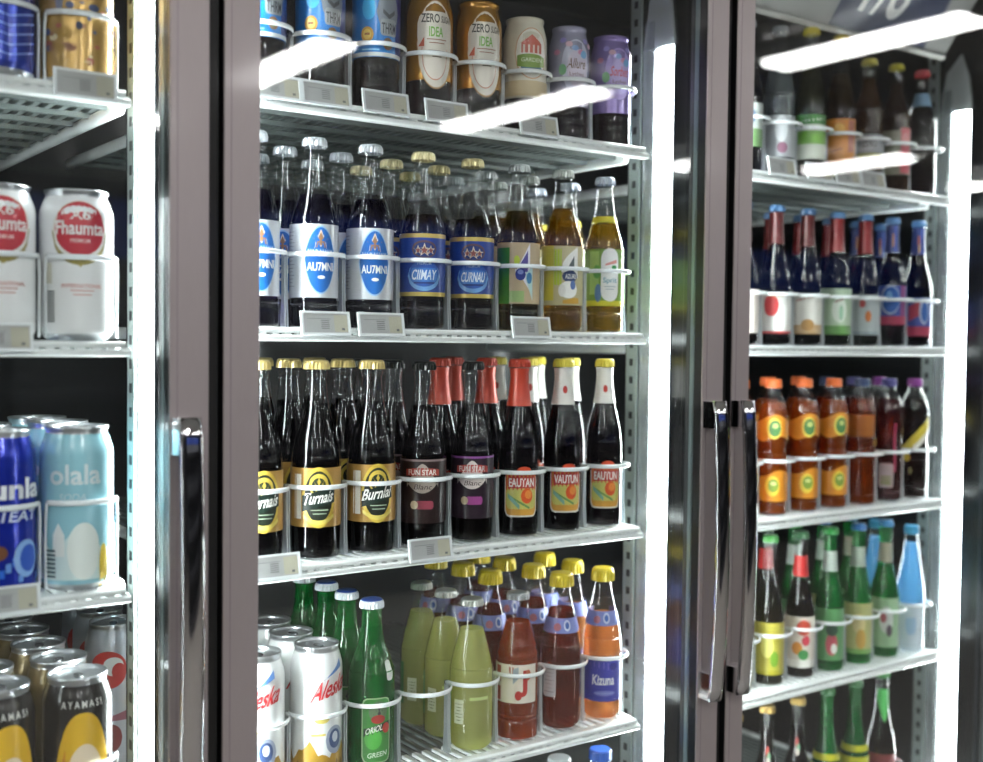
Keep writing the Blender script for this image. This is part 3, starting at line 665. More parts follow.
bottle('r5_gold', 'long', .228, .0230, '0c0807', .8, 'b89a5a', a_gold('Burnlai'), neck=lambda L, H, R: (L.ell(M('b04a44'), -.002, .16, .006, .007), L.ell(M('6fae8a'), .003, .152, .005, .006), L.ell(M('c8c0b4'), .0, .145, .006, .005)), liqtrans=.12, Rd=.0280)
bottle('r5_yellow', 'long', .232, .0230, '0c0f07', .8, '2f6a3a', a_generic('c9c42a', [('e', 'd8d46a', 0, .07, .012, .015)], .04, .11), shell=GREENSH, neck=lambda L, H, R: L.rect(M('c4c02a'), -R * 2.4, R * 2.4, .118, .128), liqtrans=.2, capmetal=.1, Rd=.0280)
bottle('r5_tip', 'long', .236, .0230, '0c0807', .8, '2f8a3f', a_generic('8a3a3a', [('e', 'd8b0a0', 0, .07, .012, .015)], .04, .1), neck=lambda L, H, R: L.strip(M('5fc46a'), -R * 1.1, R * 1.1, lambda a: .150 + abs(a - .004) * 1.2, .206, 14), liqtrans=.12, capmetal=.1, Rd=.0280)
bottle('water', 'pet', .215, .0295, 'b9c2c8', .8, 'd0d4d8', None, liqtrans=.85, **P_)
bottle('water_blue', 'pet', .212, .0295, 'b9c2c8', .8, '2a5fc0', None, liqtrans=.85, **P_)

# ------------------------------------------------------------------ placing
def place(kind, X, Y, Z, rot, label, group):
    k = KINDS[kind]
    r = thing(k['name'], label, k['cat'], (X, Y, Z), rot, group)
    for p in k['parts']:
        o = obj(p[0], p[1], r)
        if len(p) > 2:
            for q in p[2]: obj(q[0], q[1], o)
    return r

def ring_mesh(hh, wide):
    """front loop with its two side posts, standing on the deck; centre of the lane at the origin"""
    rr, ang = (.0385, 62) if wide else (.0346, 95)
    mb = MB(); mb.tube([(rr * math.sin(a), -rr * math.cos(a), hh) for a in [(-ang + 2 * ang * i / 24) * PI / 180 for i in range(25)]], .0015, .0028, RINGM)
    pm = []
    for sgn in (-1, 1):
        m2 = MB()
        if wide:
            x = sgn * rr * math.sin(ang * PI / 180); y = -rr * math.cos(ang * PI / 180)
            m2.tube([(x, y, hh), (x + sgn * .0008, y + .001, hh * .8), (x + sgn * .0008, y + .002, hh * .5), (x + sgn * .0006, y + .002, hh * .25), (x + sgn * .0004, y + .002, .0032)], .0013, .0024, RINGM)
        else:
            x = sgn * rr
            pts = [(-.006, 0.0005), (.006, 0.0005), (.0055, .012), (.004, .03), (.004, hh + .002), (-.004, hh + .002), (-.004, .03), (-.0055, .012)]
            m2.prism(pts, 'x', x - .0008, x + .0008, POSTM)
        pm.append(m2.mesh('post'))
    return mb.mesh('hoop'), pm
RINGS = {}
def ring(X, Y, Z, hh, short):
    wide = X < .4
    if (hh, wide) not in RINGS: RINGS[(hh, wide)] = ring_mesh(hh, wide)
    h, pm = RINGS[(hh, wide)]
    r = thing('bottle_retainer', 'milky plastic ring around the ' + short, 'bottle retainer', (X, Y, Z), 0, 'plastic retainer rings on the cooler shelves')
    obj('front_hoop', h, r)
    for m in pm: obj('side_post', m, r)

def tagmesh():
    mb = MB(); w, h = .030, .0135
    mb.box(-w, w, 0, .0012, -h, h, CLEAR); 
    for x0, x1, z0, z1 in ((-w, -w + .003, -h, h), (w - .003, w, -h, h), (-w + .003, w - .003, h - .0025, h), (-w + .003, w - .003, -h, -h + .003)): mb.box(x0, x1, -.0016, 0, z0, z1, RINGM)
    m2 = MB(); m2.box(-w + .003, w - .003, -.0008, -.0002, -h + .003, h - .0025, M('b2b3b3', .6)); L = Lab(m2, y=-.0008)
    L.rect(M('b9b6a4', .6), .010, .0265, -.0095, .0095); L.rect(M('8a8b8a'), -.022, .006, .005, .0056, 1)
    for i in range(5): L.rect(M('7d7e7e'), -.006, .004, -.006 + i * .0022, -.005 + i * .0022, 1)
    L.rect(M('6f7070'), .019, .0225, -.0075, -.005, 1)
    return mb.mesh('holder'), m2.mesh('card')
TAG = tagmesh()
def tag(X, Z, short, tilt=12):
    r = thing('price_tag', 'price tag in clear holder below the ' + short, 'price tag', (X, 1.1362, Z), 0, 'price tags on the shelf fronts')
    r.rotation_euler = (math.radians(-tilt), 0, 0)
    obj('tag_holder', TAG[0], r); obj('price_card', TAG[1], r)

def shelf(x0, x1, zt, label):
    y0, y1 = 1.140, 1.78
    r = thing('wire_shelf', label, 'shelf', ((x0 + x1) / 2, y0, zt))
    ox, oz = (x0 + x1) / 2, zt; hw = (x1 - x0) / 2
    fr = MB()
    rc = lambda y0_, y1_, z0, z1: [(y0_ + .0018, z0), (y1_, z0), (y1_, z1), (y0_ + .0018, z1), (y0_, z1 - .0018), (y0_, z0 + .0018)]
    fr.prism(rc(.0, .013, -.0062, .0), 'x', -hw + .005, hw - .005, WIRE); fr.prism(rc(-.0012, .010, -.0152, -.0080), 'x', -hw, hw, WIRE)
    n = int(2 * hw / .0144)
    for i in range(n + 1):
        x = -hw + .006 + i * .0144
        if x < hw - .004: fr.box(x, x + .0075, .002, .009, -.0085, -.006, WIRE); fr.box(x, x + .0066, .0125, .060, -.0042, -.0002, WIRE)
    obj('front_rail', fr.mesh('front_rail'), r)
    dk = MB()
    for i in range(n + 1):
        x = -hw + .006 + i * .0144
        if x < hw - .004: dk.box(x, x + .0060, .0602, y1 - y0, -.0042, -.0002, DECK)  # slats behind the white front ones take the painted-in shade
    for k in range(10): dk.box(-hw + .004, hw - .004, .0605 + k * .06, .068 + k * .06, -.0095, -.0041, DECK)
    obj('slatted_deck', dk.mesh('deck'), r)
    for sx in (-1, 1):
        sr = MB(); sr.tube([(sx * (hw + .006), .05 + .56 * t / 4, -.008) for t in range(5)], .005, .008, WIRE)
        obj('side_rail', sr.mesh('side_rail'), r)

LX = [.536 + .072 * i for i in range(8)]
RX = [1.307 + .072 * i for i in range(7)]
CX = [.2655, .3405]
ZM = [1.709, 1.462, 1.202, .941, .683]
ZR = [1.700, 1.447, 1.190, .930, .668]
ZL = [1.691, 1.445, 1.200, .941]
ords = ['top', 'second', 'third', 'fourth', 'lowest visible']
for i, z in enumerate(ZM): shelf(.500, 1.076, z, 'white wire shelf behind the middle door, %s from above' % ords[i])
for i, z in enumerate(ZR): shelf(1.262, 1.774, z, 'white wire shelf behind the right door, %s from above' % ords[i])
for i, z in enumerate(ZL): shelf(-.050, .382, z, 'white wire shelf behind the left door, %s from above' % ords[i])

FY = 1.1785
def front_rot(X, app): return math.radians(app) - math.atan2(X, FY)
GAP = .003
BEHIND = ['directly behind', 'second behind', 'third behind', 'fourth behind']
def lane(X, Z, hh, kind, app, desc, short, rear=(), pitch=.074, group=None, front=True, skip=0, dx=0.0):
    X += dx
    if front:
        place(kind, X, FY, Z + .0003, front_rot(X, app), desc, group)
    for i, rk in enumerate(rear):
        if rk is None: continue
        kk = rk if isinstance(rk, str) else rk[0]
        place(kk, X + random.uniform(-.002, .002), FY + pitch * (i + 1), Z + .0003, front_rot(X, app) + random.uniform(-.5, .5), '%s %s the %s' % (NOUN[kk], BEHIND[i], short), group)
    if hh: ring(X, FY, Z, hh, short)

NOUN = {'silver': 'silver-labelled cola bottle', 'bluecap': 'blue-labelled cola bottle', 'bluelab': 'blue-labelled cola bottle', 'sail': 'brown soda bottle', 'yacht': 'amber soda bottle', 'lime': 'lime soda bottle',
 'gold': 'gold-capped dark bottle', 'gold_b': 'gold-capped dark bottle', 'plum_d': 'dark plum-labelled bottle', 'plum': 'plum-labelled bottle', 'redneck': 'red-necked cola bottle', 'whiteneck': 'white-necked cola bottle', 'whiteneck_b': 'white-necked cola bottle',
 'script': 'white and gold can', 'green': 'green glass bottle', 'pale': 'pale green soda bottle', 'redtea': 'red-brown tea bottle', 'darktea': 'yellow-capped tea bottle', 'amber': 'yellow-capped amber bottle',
 'sky': 'pale blue can', 'bluecan': 'deep blue can', 'plaingold': 'shade-darkened gold can', 'swirl': 'grey can with red swirl', 'yellow': 'black and yellow can', 'redoval': 'white can',
 'r2_red': 'dark bottle', 'r2_circle': 'dark bottle', 'r2_tan': 'dark bottle', 'r2_palegreen': 'dark red-necked bottle', 'r2_grey': 'dark red-necked bottle', 'r2_blue': 'dark blue-capped bottle', 'r2_blue_b': 'dark blue-capped bottle',
 'tea': 'orange tea bottle', 'tea_plain': 'brown tea bottle', 'tea_purple': 'purple-capped tea bottle', 'tea_lemon': 'dark tea bottle',
 'r4_yellow': 'dark soda bottle', 'r4_mixed': 'dark soda bottle', 'r4_greenred': 'green soda bottle', 'r4_tan': 'green soda bottle', 'r4_white': 'green soda bottle', 'r4_ice': 'pale blue bottle'}

# middle door, top shelf
g = 'sleeved bottles on the top middle shelf'
z = ZM[0]
for i, (k, app, d, s) in enumerate([
 ('astro', 8, 'blue sleeved bottle half hidden by the middle door frame, top shelf', 'half-hidden blue sleeved bottle'),
 ('astro', 8, 'blue sleeved bottle with orange badge, between two other blue sleeved bottles', 'central blue sleeved bottle'),
 ('astro', 8, 'blue sleeved bottle with orange badge, next to the amber bottles', 'blue sleeved bottle next to amber'),
 ('amberzero', 14, 'amber sleeved bottle with white ZERO label, beside the blue sleeved bottles', 'amber ZERO bottle beside blue'),
 ('amberzero', 16, 'amber sleeved bottle with white ZERO label, beside the cream bottle', 'amber ZERO bottle beside cream'),
 ('cream', 16, 'cream sleeved bottle with red barn and green oval badge', 'cream sleeved bottle'),
 ('lilac', 18, 'grey-lilac sleeved bottle between the cream and purple ones', 'grey-lilac sleeved bottle'),
 ('purple', 22, 'purple sleeved bottle at the shelf end by the light strip', 'purple sleeved bottle')]):
    lane(LX[i], z, .075, k, app, d, s, (), group=g)
for X, s in ((.534, 'half-hidden blue sleeved bottle'), (.594, 'central blue sleeved bottle'), (.669, 'blue sleeved bottle next to amber'), (.751, 'amber ZERO bottle beside blue'), (.887, 'cream sleeved bottle')): tag(X, z + .006, s)
# middle door, second shelf
g = 'soda bottles on the second middle shelf'; z = ZM[1]
for i, (k, app, d, s, r) in enumerate([
 ('silver', 16, 'silver-labelled cola bottle half hidden by the middle door frame', 'half-hidden silver-labelled bottle', ('silver',)),
 ('silver', 16, 'silver-labelled cola bottle with blue star oval and silver neck cap, fully visible nearest the frame', 'central silver-labelled bottle', ('silver', 'silver')),
 ('silver', 12, 'silver-labelled cola bottle with blue star oval, next to the blue-labelled bottles', 'silver-labelled bottle next to blue', ('silver', 'silver')),
 ('bluecap', 3, 'blue-labelled cola bottle lettered CIIMAY with gold edge stripes', 'CIIMAY blue-labelled bottle', ('bluecap', 'bluecap')),
 ('bluelab', 2, 'blue-labelled cola bottle lettered CURNAU with gold edge stripes', 'CURNAU blue-labelled bottle', ('bluelab', 'bluelab')),
 ('sail', 8, 'brown soda bottle with beige and green sail label', 'beige sail-labelled bottle', ('sail', 'sail')),
 ('yacht', 14, 'amber soda bottle with yellow label and white sail', 'yellow sail-labelled bottle', ('yacht', 'yacht')),
 ('lime', 12, 'pale amber bottle with tall white oval on lime label, second shelf end', 'lime-labelled bottle', ('lime', 'lime'))]):
    lane(LX[i] - .006, z, .081, k, app, d, s, r, group=g)
for X, s in ((.595, 'central silver-labelled bottle'), (.665, 'silver-labelled bottle next to blue'), (.879, 'beige sail-labelled bottle')): tag(X, z + .0045, s)
# middle door, third shelf
g = 'dark bottles on the third middle shelf'; z = ZM[2]
for i, (k, app, d, s, r) in enumerate([
 ('gold', 14, 'gold-labelled dark bottle half hidden by the middle door frame', 'half-hidden gold-labelled bottle', ('gold',)),
 ('gold', 5, 'gold-labelled dark bottle lettered Turnais with white side panel', 'Turnais gold-labelled bottle', ('gold', 'gold')),
 ('gold_b', 14, 'gold-labelled dark bottle lettered Burnlai beside the plum bottles', 'Burnlai gold-labelled bottle', ('gold_b', 'gold_b')),
 ('plum_d', -2, 'dark bottle with dim plum label and black cap, beside the gold ones', 'dim plum-labelled bottle', ('plum_d', 'plum_d')),
 ('plum', 0, 'dark bottle with bright crest on plum label and black cap', 'bright plum-labelled bottle', ('redneck',)),
 ('redneck', 8, 'dark bottle with red foil neck and orange fruit label', 'front red-necked bottle', ('redneck', 'redneck')),
 ('whiteneck', 12, 'dark bottle with white foil neck lettered VAUTUN on fruit label', 'VAUTUN white-necked bottle', ('whiteneck', 'whiteneck')),
 ('whiteneck_b', 6, 'dark bottle with white foil neck at the third shelf end', 'white-necked bottle at shelf end', ('whiteneck_b', 'whiteneck_b'))]):
    lane(LX[i] - .002, z, .083, k, app, d, s, r, group=g)
tag(.536, z + .003, 'half-hidden gold-labelled bottle'); tag(.734, z + .003, 'dim plum-labelled bottle')
# middle door, fourth shelf
g = 'cans and bottles on the fourth middle shelf'; z = ZM[3]
for i, (k, app, d, s, r, fr) in enumerate([
 ('script', 14, 'white and gold can with red script, half hidden by the door frame', 'half-hidden script can', ('script', 'script'), 1),
 ('script', 40, 'white and gold can with red script beside the green bottle', 'script can beside the green bottle', ('script', 'script'), 1),
 ('green', 14, 'green glass bottle with white and blue cap and green crest label', 'front green bottle', ('green', 'green', 'green'), 1),
 ('pale', 20, '', 'empty lane between green and pale bottles', (), 0),
 ('pale', 18, 'pale green soda bottle with silver cap, in front on the fourth shelf', 'front pale green bottle', ('pale', 'pale'), 1),
 ('redtea', -4, 'red-brown tea bottle with silver cap and red striped label', 'red-striped tea bottle', ('darktea', 'darktea', 'darktea'), 1),
 ('darktea', 10, 'dark red-brown tea bottle with yellow cap and white side label', 'front yellow-capped tea bottle', ('darktea', 'darktea', 'darktea'), 1),
 ('amber', 4, 'amber tea bottle with yellow cap and purple-blue Kizuna label', 'blue-labelled amber bottle', ('amber', 'amber'), 1)]):
    lane(LX[i], z, .087, k, app, d, s, r, group=g, front=bool(fr), pitch=.0575 if k in ('pale', 'green') else .0635)
# the pale bottles' caps are silver; two bottles stand on the shelf below
z = ZM[4]
lane(LX[6], z, .087, 'water', 0, 'clear plastic bottle with white cap, lowest middle shelf', 'clear plastic bottle', (), group='water bottles on the lowest middle shelf')
lane(LX[7], z, .087, 'water_blue', 0, 'clear plastic bottle with blue cap, lowest middle shelf', 'blue-capped plastic bottle', (), group='water bottles on the lowest middle shelf')

# left door
g = 'cans behind the left door'
lane(CX[0], ZL[0], .068, 'bluecan2', 20, 'deep blue can beside the gold can, top left shelf', 'deep blue can on the top left shelf', (), group=g)
lane(CX[1], ZL[0], .068, 'goldcan', 14, 'gold speckled can on the top left shelf', 'gold speckled can', (), group=g)
lane(CX[0], ZL[1], .081, 'redoval', 8, 'white can with red oval, cut by the picture edge', 'white can by the picture edge', (), group=g)
lane(CX[1], ZL[1], .081, 'redoval', 4, 'white can with red oval lettered Fhaumta, fully visible', 'fully visible white can', (), group=g)
lane(CX[0], ZL[2], .088, 'bluecan', 26, 'deep blue can with white lettering, beside the pale blue can', 'deep blue can with white lettering', ('bluecan', 'sky', 'sky'), group=g, pitch=.0725)
lane(CX[1], ZL[2], .088, 'sky', -6, 'pale blue can with cloud-white lower half', 'front pale blue can', ('sky', 'sky'), group=g, pitch=.0725)
lane(CX[0], ZL[3], .087, 'yellow', 16, 'black can with yellow and white print, cut by the picture edge', 'black and yellow can by the picture edge', ('plaingold', 'plaingold', 'plaingold'), group=g, pitch=.0695)
lane(CX[1], ZL[3], .087, 'yellow', 8, 'black can with yellow and white print, fully visible', 'fully visible black and yellow can', ('plaingold', 'plaingold', 'plaingold', 'plaingold'), group=g, pitch=.0695)
for i, (x, y) in enumerate(((.438, 1.372), (.444, 1.442), (.45, 1.512))):
    place('swirl', x, y, .941 + .0003, -.35, 'grey can with red swirl, %s in the row beyond the light strip' % ['foremost', 'second', 'third'][i], 'grey cans beyond the left light strip')
tag(.337, ZL[0] - .001, 'gold speckled can', 4); tag(.258, ZL[1] + .003, 'white can by the picture edge'); tag(.264, ZL[2] + .002, 'deep blue can with white lettering')

# right door
def rrow(z, hh, items, g, x0=0, rear=1, pitch=.072):
    for i, (k, app, d, s) in enumerate(items):
        lane(RX[x0 + i], z, hh, k, app, d, s, (k,) * rear, group=g, pitch=pitch)
rrow(ZR[0], .078, [
 ('r1_dark', 10, 'dark bottle cut by the right door frame, top shelf', 'dark bottle at the right door frame'),
 ('r1_clear', 10, 'clear bottle with dark cap on the top right shelf', 'clear bottle'),
 ('r1_green', 12, 'dark bottle with green and white label, top right shelf', 'green and white labelled bottle'),
 ('r1_orange', 12, 'dark bottle with orange label, top right shelf', 'orange-labelled bottle'),
 ('r1_zero', 8, 'amber bottle with grey ZERO label, top right shelf', 'grey ZERO bottle'),
 ('r1_pink', 14, 'brown bottle with pink label stripe and yellow cap', 'pink-striped bottle'),
 ('r1_redcap', 10, 'dark unlabelled bottle with red cap, top right shelf end', 'red-capped dark bottle')], 'bottles on the top right shelf', rear=0)
for X, s in ((1.264, 'dark bottle at the right door frame'), (1.338, 'clear bottle'), (1.423, 'green and white labelled bottle'), (1.49, 'orange-labelled bottle'), (1.553, 'grey ZERO bottle')):
    if X > 1.29: tag(X, ZR[0] + .008, s)
rrow(ZR[1], .077, [
 ('r2_red', 6, 'dark bottle with red and white label cut by the right door frame', 'red and white labelled bottle'),
 ('r2_circle', 10, 'dark bottle with red circle on white label', 'red-circle bottle'),
 ('r2_tan', 6, 'dark bottle with white label and tan base stripe', 'tan-striped bottle'),
 ('r2_palegreen', 8, 'dark bottle with pale green label and red foil neck', 'pale green labelled bottle'),
 ('r2_grey', 4, 'dark bottle with grey label, two red dots and red foil neck', 'grey-labelled red-necked bottle'),
 ('r2_blue', 4, 'dark bottle with big blue disc on label and blue cap', 'blue-disc bottle'),
 ('r2_blue_b', 8, 'dark blue-capped bottle with blue and crimson label at shelf end', 'blue and crimson bottle')], 'dark bottles on the second right shelf')
rrow(ZR[2], .084, [
 ('tea', 4, 'orange-capped tea bottle cut by the right door handle', 'tea bottle at the handle'),
 ('tea', -6, 'orange-capped tea bottle, second from the door handle', 'second tea bottle'),
 ('tea', 8, 'orange-capped tea bottle, third from the door handle', 'third tea bottle'),
 ('tea', 18, 'orange-capped tea bottle beside the plain brown one', 'tea bottle beside the plain one'),
 ('tea_plain', 8, 'brown tea bottle with navy cap and plain orange sleeve', 'navy-capped tea bottle'),
 ('tea_purple', -4, 'brown tea bottle with violet-blue cap and small pale label', 'violet-capped tea bottle'),
 ('tea_lemon', 8, 'dark tea bottle with magenta cap and yellow diagonal band', 'magenta-capped bottle')], 'tea bottles on the third right shelf')
rrow(ZR[3], .080, [
 ('r4_yellow', 6, 'dark soda bottle behind the right door handle, fourth shelf', 'soda bottle behind the handle'),
 ('r4_yellow', 6, 'dark soda bottle with yellow label beside the door handle', 'yellow-labelled soda bottle'),
 ('r4_mixed', 8, 'dark soda bottle with red neck band and colourful fruit label', 'red-banded soda bottle'),
 ('r4_greenred', 8, 'green soda bottle with reddish emblem on green label', 'green bottle with reddish emblem'),
 ('r4_tan', 8, 'green soda bottle with tan label', 'tan-labelled green bottle'),
 ('r4_white', 10, 'green soda bottle with whitish label beside the pale blue bottle', 'whitish-labelled green bottle'),
 ('r4_ice', 6, 'pale blue twisted plastic bottle at the fourth right shelf end', 'pale blue twisted bottle')], 'soda bottles on the fourth right shelf')
rrow(ZR[4], .080, [
 ('r5_gold', 6, 'gold-capped dark bottle at the door frame, lowest right shelf', 'gold-capped bottle at the frame'),
 ('r5_gold', 10, 'gold-capped dark bottle, second from the door frame', 'second gold-capped bottle'),
 ('r5_gold', 2, 'gold-capped dark bottle beside the green ones, lowest right shelf', 'gold-capped bottle beside green'),
 ('r5_yellow', 6, 'green bottle with yellow neck band beside the gold-capped ones', 'yellow-banded green bottle'),
 ('r5_yellow', 10, 'green bottle with yellow neck band beside the green-tipped bottle', 'second yellow-banded bottle'),
 ('r5_tip', 12, 'dark bottle with pointed bright green neck label', 'green-tipped bottle')], 'bottles on the lowest right shelf', 0, 0)

# ------------------------------------------------------------------ cooler body
CZ0, CZ1 = .30, 2.12
MUL = [-.278, .4415, 1.160, 1.8785]
cab = thing('drinks_cooler', 'dark-lined glass-door drinks cooler holding all the shelves', 'cooler', (.80, 1.2, 0))
def cpart(name, mb, label=None):
    o = obj(name, mb.mesh(name), cab, (-.80, -1.2, 0)); 
    if label: o['label'] = label
for x in MUL:
    mb = MB(); lx = .0137 + (.0125 if x == .4415 else 0); mb.box(x - lx, x + .0137, 1.1035, 1.255, CZ0, CZ1, BLACK); mb.box(x - .005, x + .005, 1.078, 1.1035, CZ0, CZ1, M('050505', .6))
    for dx in (-lx - .0007,): mb.box(x + dx - .0008, x + dx + .0008, 1.124, 1.131, CZ0, CZ1, M('2a2d31', .3, .6))
    cpart('mullion', mb)
mb = MB(); mb.box(-.30, 1.90, 1.86, 1.88, CZ0, CZ1, DARKM); cpart('rear_panel', mb)
mb = MB(); mb.box(-.30, 1.90, 1.1035, 1.88, CZ1, CZ1 + .06, DARKM); cpart('roof_panel', mb)
mb = MB(); mb.box(-.30, 1.90, 1.1035, 1.88, CZ0 - .06, CZ0, DARKM); cpart('floor_panel', mb)
for x in (-.30, 1.90):
    mb = MB(); mb.box(x - .02, x, 1.07, 1.88, CZ0 - .3, CZ1 + .06, DARKM); cpart('side_panel', mb)
mb = MB(); mb.box(-.32, 1.90, 1.0, 1.88, CZ1 + .06, CZ1 + .40, M('2a2a2c', .5)); cpart('top_fascia', mb)
mb = MB(); mb.box(-.30, 1.90, 1.09, 1.88, .0, CZ0 - .06, M('1d1d1f', .5)); cpart('kick_plate', mb)

# slotted uprights that carry the shelves
for i, (x, y_, d) in enumerate(((.4085, 1.2045, 'slotted upright beside the left light strip'), (1.1395, 1.2245, 'slotted upright beside the middle light strip'), (1.8575, 1.2245, 'slotted upright beside the right light strip'))):
    mb = MB(); mb.box(-.0015, .0015, 0, .0215, CZ0 + .02, CZ1 - .05, M('9aa3a0', .4, .3, noise=.1, scale=8))
    t = thing('shelf_upright', d, 'shelf upright', (x, y_, 0))
    zz = CZ0 + .1
    while zz < CZ1 - .1:
        mb.box(-.0021, -.0015, .007, .014, zz, zz + .010, K_); zz += .0254
    obj('slotted_post', mb.mesh('post'), t)
    mb = MB(); mb.box(-.0015, .0015, .0215, .0235, CZ0 + .02, CZ1 - .05, DARKM); obj('rear_lip', mb.mesh('lip'), t)

# LED strips on the mullion flanks
LED = emit('led_diffuser', (.93, 1.0, 1.0), 34.0)
for i, x in enumerate(MUL):
    nm = ['far left mullion', 'mullion between left and middle doors', 'mullion between middle and right doors', 'mullion right of the right door'][i]
    for sx in (-1, 1):
        if (i == 0 and sx < 0) or (i == 3 and sx > 0): continue
        t = thing('led_light', 'white LED strip on the %s side of the %s' % ('left' if sx < 0 else 'right', nm), 'light strip', (x + sx * .014 - (.0125 if i == 1 and sx < 0 else 0), 1.182 if sx < 0 else 1.136, CZ0 + .1), 0 if sx < 0 else PI)
        mb = MB(); mb.box(-.001, 0, -.018, .018, 0, 1.462, M('8a9092', .4)); obj('housing', mb.mesh('housing'), t)
        mb = MB(); mb.prism([(-.001, -.0165), (-.001, .0165), (-.0022, .012), (-.003, 0), (-.0022, -.012)][::-1], 'z', .002, 1.460, LED); obj('diffuser', mb.mesh('diffuser'), t)
        mb = MB(); mb.box(-.0045, 0, .0185, .040 if i != 1 or sx > 0 else .021, 0, 1.50, COVER); obj('clear_cover', mb.mesh('cover'), t)
        mb = MB(); mb.prism([(-.020, 1.462), (.040, 1.462), (.030, 1.53), (.002, 1.56), (-.012, 1.52)], 'x', -.0045, 0, CLEAR); obj('end_cap', mb.mesh('endcap'), t)

# sloping header with a poster above the right top shelf
t = thing('header_panel', 'grey sloping header with navy poster above the top right shelf', 'sign', (1.53, 1.186, 1.948))
mb = MB(); mb.box(-.32, .28, 0, .003, 0, .13, M('9a9a98', .5)); mb.box(-.32, .28, -.004, .006, -.006, .002, M('c4c4c0', .4)); obj('grey_board', mb.mesh('board'), t)
mb = MB(); L = Lab(mb, y=-.0008); L.strip(M('2c3350', .5), -.035, .215, .004, .128, 6, 2); L.txt(M('e4e4e2'), '1/8', .07, .087, .105, .105, .015, .12); obj('navy_poster', mb.mesh('poster'), t, label='navy poster with white figures')
t.rotation_euler = (math.radians(36), 0, 0)

# ------------------------------------------------------------------ doors
DOORX = [(-.267, .4345), (.4495, 1.1515), (1.168, 1.870)]
GASK = M('0e0f10', .5)
def stile(x0, x1):
    mb = MB()
    mb.prism([(x0, 1.0706), (x0 + .0006, 1.070), (x1 - .0006, 1.070), (x1, 1.0706), (x1, 1.0722), (x0, 1.0722)], 'z', CZ0 + .02, CZ1 - .02, STILE)
    mb.box(x0 + .007, x0 + .0078, 1.0697, 1.0705, CZ0 + .02, CZ1 - .02, M('948b8f', .45, .5))
    m2 = MB(); m2.box(x0 + .0008, x1 - .0008, 1.0722, 1.1015, CZ0 + .02, CZ1 - .02, GASK)
    for xx in (x0 + .0004, x1 - .0012): m2.box(xx, xx + .0008, 1.086, 1.094, CZ0 + .02, CZ1 - .02, M('5f6a6a', .4, .4))
    return mb, m2
for i, (x0, x1) in enumerate(DOORX):
    d = ['left', 'middle', 'right'][i]
    t = thing('glass_door', '%s glass cooler door with grey aluminium frame' % d + (' and chrome handle on its %s side' % ('right', 'right', 'left')[i]), 'door', ((x0 + x1) / 2, 1.07, CZ0))
    def dp(name, mb, par=t, label=None, **k):
        o = obj(name, mb.mesh(name), par, label=label)
        if par is t: o.location = (-(x0 + x1) / 2, -1.07, -CZ0)
        return o
    sw = .0375
    for a, b in ((x0, x0 + (sw if i != 2 else .0335)), (x1 - sw - .0015, x1)):
        st, inn = stile(a, b); so = dp('stile', st); obj('inner_profile', inn.mesh('inner_profile'), so)
    for z0, z1 in ((CZ1 - .055, CZ1 - .02), (CZ0 + .02, CZ0 + .055)):
        mb = MB(); mb.box(x0 + sw, x1 - sw - .0015, 1.0705, 1.101, z0, z1, STILE); dp('rail', mb)
    mb = MB(); mb.box(x0 + sw - .006, x1 - sw + .005, 1.0845, 1.0895, CZ0 + .05, CZ1 - .05, PANE); dp('glass_pane', mb)
    # inner black spacer just inside the stiles
    # handle
    hx = (x1 - sw - .0010) if i < 2 else x0 - .0015
    w = .0235
    zb, zt = .980, 1.3745
    mb = MB(); N = 24
    b = len(mb.v)
    sec = [(0, 0), (.002, -.0035), (.007, -.0055), (w - .007, -.0055), (w - .002, -.0035), (w, 0), (w - .002, .0045), (w - .008, .0065), (.008, .0065), (.002, .0045)]
    for k in range(N + 1):
        u = k / N; y = 1.070 - .021 - .008 * (1 - (2 * u - 1) ** 2) ; zz = zb + (zt - zb) * u
        if k in (0, N): y += .002
        for sx_, sy_ in sec: mb.v.append((hx + sx_, y + sy_, zz))
    ns = len(sec)
    for k in range(N):
        for j in range(ns):
            jj = (j + 1) % ns
            mb.face((b + k * ns + j, b + (k + 1) * ns + j, b + (k + 1) * ns + jj, b + k * ns + jj), CHROME, True)
    mb.face(tuple(b + j for j in range(ns)), CHROME); mb.face(tuple(b + N * ns + j for j in reversed(range(ns))), CHROME)
    h = dp('handle', mb, label='chrome bow handle')
    for z0, z1 in ((zb + .001, zb + .036), (zt - .036, zt - .001)):
        mb = MB(); mb.prism([(hx + .001, 1.0698), (hx + .001, 1.050), (hx + .004, 1.048), (hx + w - .004, 1.048), (hx + w - .001, 1.050), (hx + w - .001, 1.0698)][::-1], 'z', z0, z1, CHROME)
        obj('handle_mount', mb.mesh('mount'), h)

# ------------------------------------------------------------------ shop around
mb = MB(); mb.box(-5, 11, -7.2, 1.9, -.05, 0, M('8f8a84', .35, name='vinyl_floor', noise=.12, scale=3)); struct('floor', mb.mesh('floor'))
mb = MB(); mb.box(-5, 11, -7.2, 1.9, 2.72, 2.78, M('c9c8c4', .8, name='ceiling_board', noise=.06, scale=5)); struct('ceiling', mb.mesh('ceiling'))
mb = MB(); mb.box(-5, 11, -7.3, -7.2, 0, 2.72, M('4a4a4e', .8, name='shop_wall', noise=.15, scale=2)); struct('wall_rear', mb.mesh('wall'))
mb = MB(); mb.box(-5.1, -5, -7.2, 1.9, 0, 2.72, M('4a4a4e', .8, name='shop_wall', noise=.15, scale=2)); struct('wall_left', mb.mesh('wall'))
mb = MB(); mb.box(11, 11.1, -7.2, 1.9, 0, 2.72, M('4a4a4e', .8, name='shop_wall', noise=.15, scale=2)); struct('wall_right', mb.mesh('wall'))
